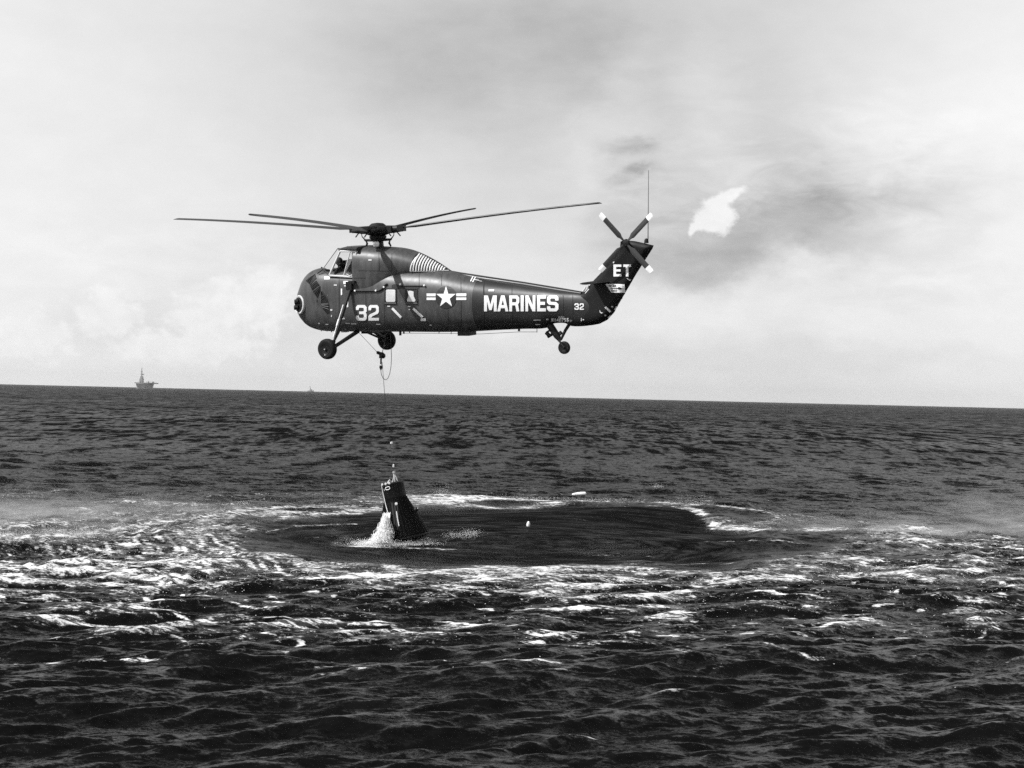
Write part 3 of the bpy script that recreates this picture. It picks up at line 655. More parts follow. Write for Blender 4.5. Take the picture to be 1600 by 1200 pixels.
for q in (quad(522, 444.6, 526.6, 446.4), quad(538.2, 445.4, 544, 447.6), quad(536.4, 481.5, 540, 483), [(535, 498.5), (537.2, 493.8), (539.4, 498.5)], [(540.6, 480), (542.4, 477.8), (544.2, 480)], quad(509, 505.6, 513.4, 507.4),
          quad(497.8, 504, 500, 506), quad(516.4, 483, 519.6, 485.5), quad(517.5, 492, 519, 495), quad(540, 504.4, 547, 505.4), quad(549, 505, 557, 506.4), quad(588, 505.4, 594.6, 507), quad(576, 405.4, 581, 407.4), quad(605.5, 477.6, 610, 479.3),
          quad(637.5, 478, 642, 479.6), quad(639, 482.6, 641, 484.4), quad(834, 499.3, 845, 500.3), quad(836.5, 506, 844.4, 507.2), quad(853.4, 497.6, 857, 499.6), quad(861.5, 497, 865, 502), quad(908, 496.6, 909.2, 501.6), quad(910.6, 498.6, 912.8, 500), [(937, 484), (939, 487.5), (942.5, 488.5), (940, 490), (937.4, 488)],
          quad(944.5, 491.5, 947, 493.5), quad(955, 477.8, 957.6, 479.8), quad(950.5, 408, 952.6, 411.4), quad(671.5, 507, 674.8, 508.5)):
    decal('small_stencil', [q], M_OFFW, 0.016)
lettering('danger_lettering', 'NGER', (951.5, 445, 963.6, 448.6), M_BLACK, bold=0.03, off=0.026)
lettering('danger_lettering', 'AWAY', (955.0, 452.4, 964.6, 455.8), M_BLACK, bold=0.03, off=0.026)
tri_decal('danger_arrow', [[(954.5, 449.9), (966.5, 449.9), (966.5, 448.2), (973.5, 450.5), (966.5, 452.6), (966.5, 451.1), (954.5, 451.1)]], M_BLACK, 0.026)

# ---- nose: louvred openings, exhaust
louv = [[(478.6, 439), (486, 433), (492.3, 428.9), (494.4, 435), (485.2, 445)], [(485.5, 446.6), (494.6, 439.2), (499, 445), (488.4, 452.8)], [(489.7, 455.2), (500.3, 447.3), (500.3, 454), (496, 465)],
        [(501.8, 457.5), (503.3, 454.7), (505.9, 458.6), (510.5, 466), (513.2, 473), (502.6, 474)], [(502.8, 475.4), (513.6, 475), (514.2, 487.5), (510.2, 489), (505, 482)]]
for q in louv:
    o = decal('cooling_louver', [q], M_BLACK, 0.010, step=(3, 3))
    cx_ = sum(p[0] for p in q) / len(q); cy_ = sum(p[1] for p in q) / len(q)
    e = MB(); pts = [on_skin(*p, 0.014) for p in q]; e.tube(pts + [pts[0]], 0.014, 5, caps=False); e.build('louver_rim', M_PAINT2, o)
    b_ = MB()
    for k in range(1, 3):
        f_ = k / 3; a = Vector(q[0]).lerp(Vector(q[-1]), f_) if len(q) == 4 else Vector(q[0]).lerp(Vector(q[-1]), f_); c2 = Vector(q[len(q) // 2 - 1]).lerp(Vector(q[len(q) // 2]), f_)
        b_.tube([on_skin(a.x, a.y, 0.02), on_skin((a.x + c2.x) / 2, (a.y + c2.y) / 2, 0.02), on_skin(c2.x, c2.y, 0.02)], 0.010, 5)
    b_.build('louver_slat', M_PAINT2, o)
decal('panel_latch', [[(494.6, 468), (496.6, 468), (496, 472), (494.4, 472)]], M_SEAM, 0.01)
ec = on_skin(468.5, 476, 0.0) ; en = Vector((-0.42, -0.905, 0.05)).normalized(); ep = Vector((-0.15, -0.09, 0.0))
ex = MB().lathe([(0.30, -0.14), (0.33, -0.06), (0.345, 0.03), (0.325, 0.055), (0.28, 0.05), (0.24, 0.02)], ec, en, 36).build('exhaust_surround', M_OFFW, heli)
MB().lathe([(0.262, 0.0), (0.262, 0.068), (0.20, 0.078), (0.18, 0.04), (0.001, 0.04)], ec, en, 28).build('exhaust_opening', M_BLACK, ex)
for dz_, dy_ in ((0.11, 0.02), (-0.10, -0.02)):
    a = ec + Vector((0, dy_, dz_))
    a += en * 0.05 + ep * 0.1; MB().tube([a, a + ep * 0.45, a + ep * 0.8], [0.085, 0.085, 0.08], 14).build('exhaust_pipe', M_BLACK, ex)

# ---- seams, rails, cabin windows
for pts in ([(559, 422.8), (612, 423.2)], [(516, 434.2), (571, 434.2)], [(571.5, 456), (571.8, 476)], [(572.6, 501), (573, 516)], [(601, 470), (601, 516)], [(612, 424), (612.5, 390)], [(633, 452), (633, 476)], [(690, 424), (690, 446)], [(720, 428), (720.5, 456)], [(720.5, 470), (720.5, 517)], [(660, 500), (661, 517)], [(700, 484), (700, 517)],
            [(530, 436), (529.5, 515)], [(800, 442), (800, 460)], [(840, 449), (840, 460)], [(800, 489), (800, 514)], [(880, 456), (880, 503)], [(895, 458), (895, 508)], [(592, 386), (592.5, 423)], [(655, 425), (655, 452)]):
    skin_line('panel_seam', pts, 0.009, M_SEAM, 0.002)
decal('boom_joint', [quad(755.0, 436, 756.6, 515)], M_SEAM, 0.01)
skin_line('door_rail', [(549, 454.6), (592.5, 454.6), (597, 452.6), (603, 445.6), (606, 444)], 0.032, M_BLACK, 0.03, 5)
skin_line('door_rail', [(627, 447.0), (665, 447.0)], 0.018, M_BLACK, 0.03)
for p in ((556, 454.4), (588.5, 454.2), (601, 449), (626.5, 444.8), (664, 446.8)):
    c = on_skin(*p, 0.05); MB().lathe([(0.02, -0.03), (0.035, -0.02), (0.035, 0.02), (0.02, 0.03)], c, (0, 1, 0), 10).build('rail_roller', M_WHITE, heli)
decal('door_recess', [[(612.5, 445.4), (617, 444), (630, 446.5), (630, 449.4), (622, 451.6), (612.5, 450.6)]], M_BLACK, 0.016, step=(4, 2))
decal('door_recess', [quad(629.5, 448.6, 655, 451.4)], M_BLACK, 0.016, step=(4, 2))
def rrect(x0, y0, x1, y1, r=2.2, n=4):
    out_ = []
    for cx, cy, a0 in ((x1 - r, y1 - r, 0), (x0 + r, y1 - r, 90), (x0 + r, y0 + r, 180), (x1 - r, y0 + r, 270)):
        for k in range(n + 1):
            a = R(a0 + 90 * k / n); out_.append((cx + r * math.cos(a), cy + r * math.sin(a)))
    return out_
for i, (x0, y0, x1, y1) in enumerate(((602.4, 451.6, 619, 472.4), (634.6, 451.6, 652, 472.4))):
    w = tri_decal('cabin_window', [rrect(x0, y0, x1, y1)], M_SEAM, 0.010)
    pane_poly = rrect(x0 + 1.0, y0 + 0.8, x1 - 1.0, y1 - 0.8) if i == 0 else [(x0 + 2.6, y0 + 1.5), (x0 + 4, y0 + 4), (x0 + 5.5, y0 + 2.5), (x1 - 5.5, y0 + 4), (x1 - 5.4, y0 + 11), (x1 - 2.4, y1 - 3.4), (x1 - 3.5, y1 - 1.2), (x0 + 2.4, y1 - 1.0), (x0 + 1.6, y1 - 4), (x0 + 4.4, y0 + 11)]
    pn = tri_decal('painted_window_sky', [pane_poly], M_OFFW, 0.018); pn.parent = w  # pale colour stands for sky brightness seen through the cabin
    if i == 1: pn['label'] = 'pale patch painted as the bright sky seen through the window'
    pts = [on_skin(*p, 0.016) for p in rrect(x0 - 0.6, y0 - 0.6, x1 + 0.6, y1 + 0.6)]
    MB().tube(pts + [pts[0]], 0.02, 6, caps=False).build('window_frame', M_PAINT2, w)
    MB().tube([on_skin(x0 - 1, y1 + 1.6, 0.03), on_skin(x1 + 1, y1 + 1.6, 0.03)], 0.018, 6).build('window_sill', M_GREEN, w)

# ---- rounded air grille at the rear of the fairing: white slats over a dark opening
gr = tri_decal('air_grille', [[(640, 423.3), (641.5, 415), (644.5, 405.5), (650, 398.0), (660, 397.8), (672, 402.5), (684, 409.5), (694, 416.5), (701, 422.4)]], M_BLACK, 0.010, step=(4, 2))
def fairing_top(px):
    return np.interp(px, [640, 652, 664, 676, 688, 700], [397.5, 395.4, 400.6, 407, 414, 420.8])
for k in range(13):
    x0 = 642.0 + k * 4.25; lean = 9.5 * (1 - k / 15)
    ytop = float(fairing_top(x0 + lean)) + 1.4
    if k == 0: ytop = 402.5
    pts = []
    for j in range(7):
        u = j / 6; px = x0 + lean * (u ** 2.1) ; py = 422.6 + (ytop - 422.6) * u
        pts.append(on_skin(px, py, 0.035))
    MB().tube(pts, 0.026, 6).build('slat', M_WHITE, gr)
MB().tube([on_skin(641 + k * 5, 423.6, 0.02) for k in range(13)], 0.022, 6).build('grille_rim', M_OFFW, gr)
# shaft tunnel along the top of the boom
tn = [(L(px, (a + b) / 2).x, L(px, b).z, L(px, a).z, hw, 2.6) for px, a, b, hw in ((700, 422.5, 430, 0.10), (735, 427.8, 438, 0.16), (756, 431.0, 442, 0.17), (820, 440.6, 450, 0.16), (880, 450.4, 460, 0.15), (910, 455.6, 463, 0.14))]
v_, f_ = loft(tn, 20); link('shaft_tunnel', mesh_from('shaft_tunnel', v_, f_, 40), M_PAINT2, heli)
hinge = MB()
for (a, b) in (((911, 455.5), (916, 448)), ((915, 459), (921, 452)), ((917, 452), (919.5, 446))):
    hinge.tube([L(*a, -0.12), L(*b, -0.12)], 0.035, 8)
hinge.build('boom_hinge', M_OFFW, heli)

# ---- cockpit
def tubes(name, segs, r, mat, parent=heli, n=6):
    m = MB()
    for sg in segs: m.tube(sg, r, n)
    return m.build(name, mat, parent)
HW = 0.80
sill = lambda px, py, s_: L(px, py, -s_ * HW)
def mir(p): return Vector((p.x, -p.y, p.z))
A0 = L(514.5, 430.5, -0.84); A1 = L(531.5, 392.6, -0.70)      # front post, port
B0 = L(551.6, 433.0, -0.84); B1 = L(557.0, 392.8, -0.80)      # rear post
N0 = L(505.2, 420.3, -0.02); N1 = L(528.2, 388.4, -0.02)      # centre post of the windscreen
cock = tubes('cockpit_frame', [[A0, A1], [mir(A0), mir(A1)], [B0, B1], [mir(B0), mir(B1)], [A1, B1], [mir(A1), mir(B1)], [A0, B0], [mir(A0), mir(B0)], [B1, mir(B1)]], 0.035, M_OFFW)
tubes('windscreen_frame', [[N0, N1], [N0, A0], [N0, mir(A0)], [N1, A1], [N1, mir(A1)], [A1, mir(A1)]], 0.024, M_PAINT2, cock)
for s_ in (1, -1):
    q = [N0 + Vector((0, -0.02 * s_, 0)), A0 if s_ == 1 else mir(A0), A1 if s_ == 1 else mir(A1), N1 + Vector((0, -0.02 * s_, 0))]
    link('windscreen_pane', mesh_from('windscreen_pane', q, [(0, 1, 2, 3)]), M_GLASS, cock)
Cs0 = (A0.lerp(B0, 0.60)); Cs1 = A1.lerp(B1, 0.62)
wf = tubes('sliding_window', [[Cs0, Cs1]], 0.022, M_OFFW, cock)
link('side_window_pane', mesh_from('side_window_pane', [Cs0, B0, B1, Cs1], [(0, 1, 2, 3)]), M_GLASS, wf)
ws = tubes('starboard_window', [[mir(A0).lerp(mir(B0), 0.42), mir(A1).lerp(mir(B1), 0.42)]], 0.022, M_PAINT2, cock)
link('side_window_pane', mesh_from('side_window_pane', [mir(A0), mir(B0), mir(B1), mir(A1)], [(0, 1, 2, 3)]), M_GLASS, ws)
tubes('window_latch', [[L(541.5, 428, -0.87), L(547, 431.5, -0.87), L(551.5, 428.8, -0.87)]], 0.018, M_OFFW, cock)
# roof over the cockpit
roof = [(L(px, (a + b) / 2, -hw).x, L(px, b).z, L(px, a).z, hw, 3.0) for px, a, b, hw in ((527.6, 389.0, 391.2, 0.06), (528.6, 387.4, 391.6, 0.32), (531.5, 385.8, 392.0, 0.66), (537, 384.2, 392.2, 0.76), (546, 383.8, 392.4, 0.85), (556.5, 384.2, 393, 0.915))]
v_, f_ = loft(roof, 32); link('cockpit_roof', mesh_from('cockpit_roof', v_, f_, 40), M_PAINT2, heli)
MB().box(L(541, 428, 0), (1.1, 1.2, 0.40)).build('instrument_panel', M_SEAT, heli)
MB().box((L(570, 412, 0).x, 0, L(570, 413, 0).z), (0.06, 1.5, 0.95)).build('cockpit_bulkhead', M_SEAT, heli)
MB().box(L(549, 417.5, 0.62), (1.15, 0.08, 0.52)).build('cockpit_side_console', M_SEAT, heli)
MB().box(L(543, 421, 0.0), (0.5, 0.5, 0.4)).build('centre_console', M_SEAT, heli)
for yy in (-0.42, 0.42):
    sx_ = L(553 + 12 * (yy > 0), 415, yy)
    mseat = MB(); mseat.box(sx_ + Vector((0, 0, -0.12)), (0.12, 0.46, 0.72)); mseat.box(sx_ + Vector((-0.25, 0, -0.45)), (0.5, 0.46, 0.12))
    mseat.build('seat', M_SEAT, heli)
MB().tube([L(496, 427.2, -0.75), L(505.5, 420.5, -0.72), L(514.5, 430.8, -0.86)], 0.02, 6).build('nose_handrail', M_BLACK, heli)
MB().tube([L(504.8, 420.2, -0.1), L(501.8, 417.8, -0.12)], 0.035, 8).build('pitot_tube', M_BLACK, heli)
b_ = MB(); b_.box(L(546, 386, 0.1), (0.16, 0.12, 0.07)); b_.build('roof_beacon', M_OFFW, heli)

# ---- undercarriage
def wheel(name, c, rad, width, parent, tilt=0.0):
    ax = Vector((0, math.cos(tilt), math.sin(tilt)))
    w2 = width / 2; r = rad
    tyre = MB().lathe([(r * 0.52, -w2 * 0.72), (r * 0.72, -w2), (r * 0.90, -w2 * 0.86), (r * 0.985, -w2 * 0.45), (r, 0), (r * 0.985, w2 * 0.45), (r * 0.90, w2 * 0.86), (r * 0.72, w2), (r * 0.52, w2 * 0.72)], c, ax, 40).build(name, M_TYRE, parent, 50)
    for sgn in (-1, 1):
        MB().lathe([(r * 0.515, w2 * 0.70 * sgn), (r * 0.50, w2 * 0.80 * sgn), (r * 0.38, w2 * 0.62 * sgn), (r * 0.16, w2 * 0.66 * sgn), (r * 0.13, w2 * 0.95 * sgn), (0.001, w2 * 0.97 * sgn)], c, ax, 28).build('rim', M_BLACK, tyre, 40)
    if rad > 0.3:
        for dx_, dz_ in ((-0.02, 0.0), (-0.03, -0.20)):
            MB().lathe([(0.001, -0.01), (0.02, -0.01), (0.02, 0.01), (0.001, 0.01)], Vector(c) + Vector((dx_, -w2 * (1.0 if dz_ == 0 else 0.8) - 0.01, dz_)), (0, -1, 0), 8).build('valve_cap', M_OFFW, tyre)
    return tyre
wc = L(511.5, 545.3, -1.90)
def gear(sg, label):
    f = lambda v: Vector((v.x, v.y * sg, v.z))
    top = L(547.5, 452, -0.97); hub_ = Vector((wc.x, wc.y + 0.17, wc.z)); knee = L(522.0, 532.5, -1.70)
    m = MB(); mid = top.lerp(knee, 0.52)
    m.tube([f(top), f(mid)], 0.058, 12); m.tube([f(mid), f(knee)], 0.040, 12)
    m.tube([f(top.lerp(knee, 0.50)), f(top.lerp(knee, 0.55))], 0.072, 12)
    o = m.build('main_undercarriage', M_BLACK, heli); o['label'] = label
    lg = MB(); q = top.lerp(knee, 0.30) + Vector((-0.07, -0.035, 0.0)); q2 = top.lerp(knee, 0.93) + Vector((-0.06, -0.03, 0.0))
    lg.tube([f(q), f(q2)], 0.020, 8); lg.tube([f(q.lerp(q2, 0.45)), f(q.lerp(q2, 0.65))], 0.036, 8); lg.build('oleo_cover', M_WHITE, o)
    a1 = L(529.5, 517.5, -0.62); a2 = L(559.5, 517.5, -0.42)
    v = MB(); v.tube([f(a1), f(knee)], [0.05, 0.045], 10); v.tube([f(a2), f(Vector(hub_) + Vector((0.12, 0.1, 0.06)))], [0.075, 0.065], 10)
    v.tube([f(knee), f(hub_)], 0.07, 10); v.tube([f(Vector(hub_) + Vector((0.14, 0.1, 0.06))), f(hub_)], 0.07, 10)
    v.build('lower_strut', M_BLACK, o)
    wheel('wheel', f(wc), 0.365, 0.27, o)
    if sg == 1:
        MB().box(on_skin(548, 447, 0.06), (0.24, 0.16, 0.30)).build('strut_bracket', M_BLACK, o)
        MB().box(on_skin(551.5, 440.8, 0.05), (0.26, 0.12, 0.09)).build('strut_bracket', M_BLACK, o)
gear(1, 'near wheel and strut, hanging lower left')
gear(-1, 'far wheel and strut beyond the belly')
tg = MB(); a, b = L(858.5, 507, 0), L(875.5, 532.5, 0)
tg.tube([a, a.lerp(b, 0.72), b], [0.13, 0.115, 0.06], 12); tg.tube([L(890, 506, 0), L(883.5, 516, 0), L(876.5, 531, 0)], [0.06, 0.055, 0.04], 10)
tg.tube([L(853.5, 519.5, 0), L(858.5, 524.5, 0)], 0.07, 8); tg.tube([L(856, 526.5, 0), L(864, 521.5, 0)], 0.05, 8); tg.tube([L(853.8, 519.6, 0), L(862, 514, 0)], 0.035, 8)
tg.tube([L(874, 519, 0), L(877, 522, 0)], 0.07, 8)
tg.tube([L(873.5, 532, -0.09), L(881.8, 543, -0.12)], 0.035, 8); tg.tube([L(873.5, 532, 0.09), L(881.8, 543, 0.12)], 0.035, 8); tg.tube([L(873.5, 532, -0.09), L(873.5, 532, 0.09)], 0.05, 8)
tgo = tg.build('tail_undercarriage', M_BLACK, heli)
wheel('tail_wheel', L(881.6, 543.2, 0), 0.218, 0.14, tgo)
# ---- belly fittings
bl = MB(); p = L(729.5, 518.5, -0.1); bl.box(p, (0.46, 0.5, 0.24)); bl.build('belly_fairing', M_BLACK, heli)
for (px, y0, y1, r_) in ((811, 512.5, 517.5, 0.04), (839, 512, 519.5, 0.012), (625.5, 517, 524, 0.045), (631, 517, 521.5, 0.03), (686, 517, 521, 0.014), (705, 517, 522, 0.012), (640, 517, 520, 0.02), (502, 514, 517.6, 0.016), (518, 515, 519, 0.02), (511, 515, 518, 0.014)):
    MB().tube([L(px, y0 - 1, -0.05), L(px, y1, -0.05)], r_, 6).build('drain_mast', M_BLACK, heli)
MB().tube([L(628, 520.5, -0.3), L(700, 521, -0.3), L(750, 521.8, -0.3), L(811, 518.6, -0.2), L(839, 518.6, -0.05)], 0.008, 5).build('wire_aerial', M_CABLE, heli)
b_ = MB(); b_.box(L(577, 518.6, 0), (0.36, 0.5, 0.09)); b_.build('belly_panel', M_BLACK, heli)
b_ = MB(); b_.box(L(539, 517.8, -0.2), (0.2, 0.2, 0.06)); b_.build('belly_panel', M_OFFW, heli)
b_ = MB(); b_.tube([L(567, 516.5, 0.3), L(591, 527, 1.0)], 0.04, 8); b_.build('belly_brace', M_BLACK, heli)
# ---- tail plane, whip aerial, tail rotor
def slab(name, root, tip, mat, parent):
    """root, tip: (leading point, trailing point)"""
    prof = [(0, 0), (0.05, 0.022), (0.2, 0.045), (0.45, 0.05), (0.75, 0.028), (1, 0.0), (0.75, -0.022), (0.45, -0.04), (0.2, -0.036), (0.05, -0.02)]
    vs = []; 
    for (le, te, kk) in ((root[0], root[1], 1.0), (root[0].lerp(tip[0], 0.92), root[1].lerp(tip[1], 0.92), 0.85), (tip[0].lerp(tip[1], 0.06), tip[1].lerp(tip[0], 0.03), 0.35)):
        for u, h in prof: vs.append(le.lerp(te, u) + Vector((0, 0, h * kk)))
    n = len(prof); fs = [(i * n + k, i * n + (k + 1) % n, (i + 1) * n + (k + 1) % n, (i + 1) * n + k) for i in range(2) for k in range(n)]
    fs += [tuple(range(n)), tuple(2 * n + k for k in range(n))]
    return link(name, mesh_from(name, vs, fs, 40), mat, parent)
tz = L(926, 440.4, 0).z
for s_ in (-1, 1):
    slab('tailplane', (Vector((L(928, 440, 0).x, 0.08 * s_, tz)), Vector((L(956, 440, 0).x, 0.08 * s_, tz))), (Vector((L(904, 441.5, -1.35).x, 1.35 * s_, tz - 0.0)), Vector((L(925, 441.5, -1.35).x, 1.35 * s_, tz - 0.0))), M_FIN, heli)
MB().tube([L(1012.5, 380, 0), L(1012.8, 340, 0), L(1013.4, 266, 0)], [0.016, 0.012, 0.007], 6).build('whip_aerial', M_BLACK, heli)
MB().lathe([(0.001, 0.13), (0.05, 0.11), (0.07, 0.05), (0.075, -0.03)], L(1010, 378.5, 0), (0, 0, 1), 14).build('tail_light', M_BLACK, heli)
tb = MB(); tc_ = L(978.5, 379.5, -0.42)
tb.tube([L(978.5, 379.5, 0.02), tc_ + Vector((0, 0.02, 0))], 0.09, 14); tb.lathe([(0.001, -0.07), (0.10, -0.05), (0.13, 0.0), (0.10, 0.06), (0.001, 0.08)], tc_, (0, -1, 0), 18)
trot = tb.build('tail_rotor', M_BLACK, heli)
TB_DARK = M_BLADE
for k in range(4):
    ang = R(40 + 90 * k) + R(3)
    d = Vector((math.cos(ang), 0, math.sin(ang))); e = Vector((-math.sin(ang), 0, math.cos(ang)))
    vs = []; 
    prof = [(-0.5, 0), (-0.3, 0.012), (0.1, 0.014), (0.5, 0), (0.1, -0.006), (-0.3, -0.008)]
    rr = [(0.10, 0.06), (0.24, 0.10), (0.34, 0.19), (1.08, 0.185)]
    def ring(r_, c_):
        tw = R(9)
        return [tc_ + Vector((0, -0.04, 0)) + d * r_ + e * (u * c_ * math.cos(tw)) + Vector((0, h * 2 + u * c_ * math.sin(tw), 0)) for u, h in prof]
    for r_, c_ in rr: vs += ring(r_, c_)
    n = len(prof); fs = [(i * n + q, i * n + (q + 1) % n, (i + 1) * n + (q + 1) % n, (i + 1) * n + q) for i in range(len(rr) - 1) for q in range(n)] + [tuple(range(n)), tuple((len(rr) - 1) * n + q for q in range(n))]
    bl_ = link('tail_rotor_blade', mesh_from('tail_rotor_blade', vs, fs, 30), TB_DARK, trot)
    vs = ring(1.082, 0.185) + ring(1.28, 0.18) + ring(1.315, 0.13)
    fs = [(i * n + q, i * n + (q + 1) % n, (i + 1) * n + (q + 1) % n, (i + 1) * n + q) for i in range(2) for q in range(n)] + [tuple(range(n)), tuple(2 * n + q for q in range(n))]
    link('white_blade_tip', mesh_from('white_blade_tip', vs, fs, 30), M_WHITE, trot)

# ---- main rotor
H0 = Vector((0, 0, HUB_H))
hb = MB()
hb.cyl(H0 + Vector((0, 0, -0.62)), H0 + Vector((0, 0, -0.05)), 0.20, 0.17, 20)
hb.lathe([(0.24, -0.22), (0.46, -0.13), (0.50, 0.0), (0.46, 0.09), (0.32, 0.13), (0.27, 0.18), (0.20, 0.23), (0.001, 0.25)], H0, (0, 0, 1), 28)
hb.lathe([(0.22, -0.32), (0.30, -0.30), (0.31, -0.22), (0.22, -0.20)], H0, (0, 0, 1), 24)
rotor = hb.build('main_rotor', M_BLACK, heli)
MB().lathe([(0.26, -0.05), (0.46, -0.04), (0.50, 0.0), (0.46, 0.04), (0.26, 0.05)], H0 + Vector((0, 0, -0.36)), (0, 0, 1), 28).build('swashplate', M_BLACK, rotor)
MB().lathe([(0.001, -0.10), (0.09, -0.08), (0.12, 0), (0.09, 0.08), (0.001, 0.10)], L(587.6, 381.4, -0.50), (0, 0, 1), 16).build('hydraulic_reservoir', M_WHITE, rotor)
for a in (20, 140, 200, 320):
    c = Vector((math.cos(R(a)), math.sin(R(a)), 0))
    MB().tube([H0 + c * 0.44 + Vector((0, 0, -0.36)), H0 + c * 0.40 + Vector((0, 0, -0.48)), H0 + c * 0.46 + Vector((0, 0, -0.60))], [0.02, 0.04, 0.03], 8).build('servo', M_BLACK, rotor)
RAD = 8.35; CONE = 0.70
for k in range(4):
    ang = R(6 + 90 * k); d = Vector((math.cos(ang), math.sin(ang), 0)); e = Vector((-math.sin(ang), math.cos(ang), 0)); Z = Vector((0, 0, 1))
    gp = MB()
    gp.tube([H0 + d * 0.35, H0 + d * 0.62, H0 + d * 0.98 + Z * 0.02], [0.15, 0.14, 0.11], 12)
    gp.box(H0 + d * 0.50 + Z * 0.0, (0.26, 0.36, 0.22), Matrix.Rotation(ang, 3, 'Z'))
    gp.box(H0 + d * 0.95 + Z * 0.02, (0.24, 0.26, 0.20), Matrix.Rotation(ang, 3, 'Z'))
    gp.tube([H0 + d * 0.36 + e * 0.28, H0 + d * 0.90 + e * 0.20 - Z * 0.03], 0.065, 10)
    gp.tube([H0 + d * 0.72 + Z * -0.05, H0 + d * 0.92 - e * 0.05 + Z * -0.24], 0.022, 6)
    gp.build('blade_grip', M_BLACK, rotor)
    MB().tube([H0 + d * 0.56 + e * 0.18 + Z * -0.08, H0 + d * 0.54 + e * 0.18 + Z * -0.22, H0 + d * 0.46 + e * 0.12 + Z * -0.34, H0 + d * 0.30 + Z * -0.37], [0.014, 0.016, 0.03, 0.035], 6).build('pitch_link', M_BLACK, rotor)
    prof = [(-0.28, 0.0), (-0.25, 0.025), (-0.12, 0.045), (0.1, 0.04), (0.72, 0.002), (0.72, -0.004), (0.1, -0.022), (-0.12, -0.03), (-0.25, -0.018)]
    vs = []; st_ = [(1.0, 0.16), (1.15, 0.24), (1.35, 0.45)] + [(1.35 + (RAD - 1.35) * j / 16, 0.45) for j in range(1, 17)] + [(RAD + 0.05, 0.36)]
    for r_, c_ in st_:
        u = r_ / RAD; z = 0.02 + CONE * (1.22 * u - 0.22 * u ** 2.5) - 0.08; tw = R((25 - 14 * u) if k % 2 else (6 - 4 * u))
        for a_, h in prof:
            vs.append(H0 + d * r_ + e * (a_ * c_ * math.cos(tw)) + Z * (z - a_ * c_ * math.sin(tw) + h * (c_ / 0.41) ** 0.5 * 0.8))
    n = len(prof); fs = [(i * n + q, i * n + (q + 1) % n, (i + 1) * n + (q + 1) % n, (i + 1) * n + q) for i in range(len(st_) - 1) for q in range(n)] + [tuple(range(n)), tuple((len(st_) - 1) * n + q for q in range(n))]
    link('rotor_blade', mesh_from('rotor_blade', vs, fs, 30), M_BLADE, rotor)

# ------------------------------------------------------------------ the two airmen in the cockpit
M_CLOTH = material('dark_flying_suit', 0.02, 0.8, 0.2, var=0.3, vscale=12); M_SKINM = material('airman_skin', 0.22, 0.5, 0.3); M_HELM = material('flying_helmet', 0.03, 0.4, 0.4)  # one even skin grey for both airmen
def airman(px, py, y, label, turn):
    base = HM @ L(px, py, y)                         # the head's centre
    root = bpy.data.objects.new('person', None); col.objects.link(root)
    root.matrix_world = Matrix.Translation(base) @ HR @ Matrix.Translation((0, 0, -0.75)); tag(root, label, 'person')
    K = [(0.18, 0, 0), (0.16, 0, 0.22), (0.12, 0, 0.42), (0.06, 0, 0.56), (0.02, 0, 0.66), (0, 0, 0.78),
         (0.10, -0.20, 0.50), (-0.06, -0.24, 0.26), (-0.28, -0.16, 0.24), (0.10, 0.20, 0.50), (-0.06, 0.24, 0.26), (-0.28, 0.16, 0.24),
         (-0.22, -0.12, 0.0), (-0.55, -0.14, 0.04), (-0.22, 0.12, 0.0), (-0.55, 0.14, 0.04)]
    E = [(0, 1), (1, 2), (2, 3), (3, 4), (4, 5), (2, 6), (6, 7), (7, 8), (2, 9), (9, 10), (10, 11), (0, 12), (12, 13), (0, 14), (14, 15)]
    rad = [0.17, 0.16, 0.17, 0.08, 0.06, 0.07, 0.08, 0.055, 0.038, 0.08, 0.055, 0.038, 0.10, 0.07, 0.10, 0.07]
    me = bpy.data.meshes.new('airman_body'); me.from_pydata(K, E, []); o = link('body', me, M_CLOTH, root)
    o.modifiers.new('skin', 'SKIN'); o.modifiers.new('sub', 'SUBSURF').levels = 2; o.modifiers['sub'].render_levels = 2
    for i, v in enumerate(me.skin_vertices[0].data): v.radius = (rad[i], rad[i]); v.use_root = (i == 0)
    for p_ in me.polygons: p_.use_smooth = True
    hd = bpy.data.meshes.new('head'); bm = bmesh.new(); bmesh.ops.create_uvsphere(bm, u_segments=20, v_segments=14, radius=0.105)
    for v in bm.verts:
        v.co.x *= 1.12; v.co.z *= 1.22
        if v.co.z < 0: v.co.y *= 0.86
        if v.co.x < -0.10 and abs(v.co.y) < 0.03 and -0.05 < v.co.z < 0.03: v.co.x -= 0.022       # nose
        if v.co.x < -0.08 and 0.0 < v.co.z < 0.035 and 0.02 < abs(v.co.y) < 0.06: v.co.x += 0.012   # eye sockets
        if v.co.x < -0.06 and -0.085 < v.co.z < -0.07: v.co.x += 0.008                              # mouth
    bm.to_mesh(hd); bm.free(); smooth(hd); h_ = link('head', hd, M_SKINM, root); h_.location = (0, 0, 0.75); h_.rotation_euler = (0, 0, R(turn))
    hm = MB(); hm.lathe([(0.132, -0.05), (0.142, 0.0), (0.138, 0.06), (0.11, 0.11), (0.06, 0.145), (0.001, 0.152)], (0.02, 0, 0.77), (-0.15, 0, 1), 24)
    hm.build('helmet', M_HELM, root, 60)
    return root
airman(529, 409.5, -0.42, 'airman in a dark helmet behind the open side window of the cockpit', 0)
airman(545.5, 412, 0.42, 'second airman, in the far seat of the cockpit', 20)

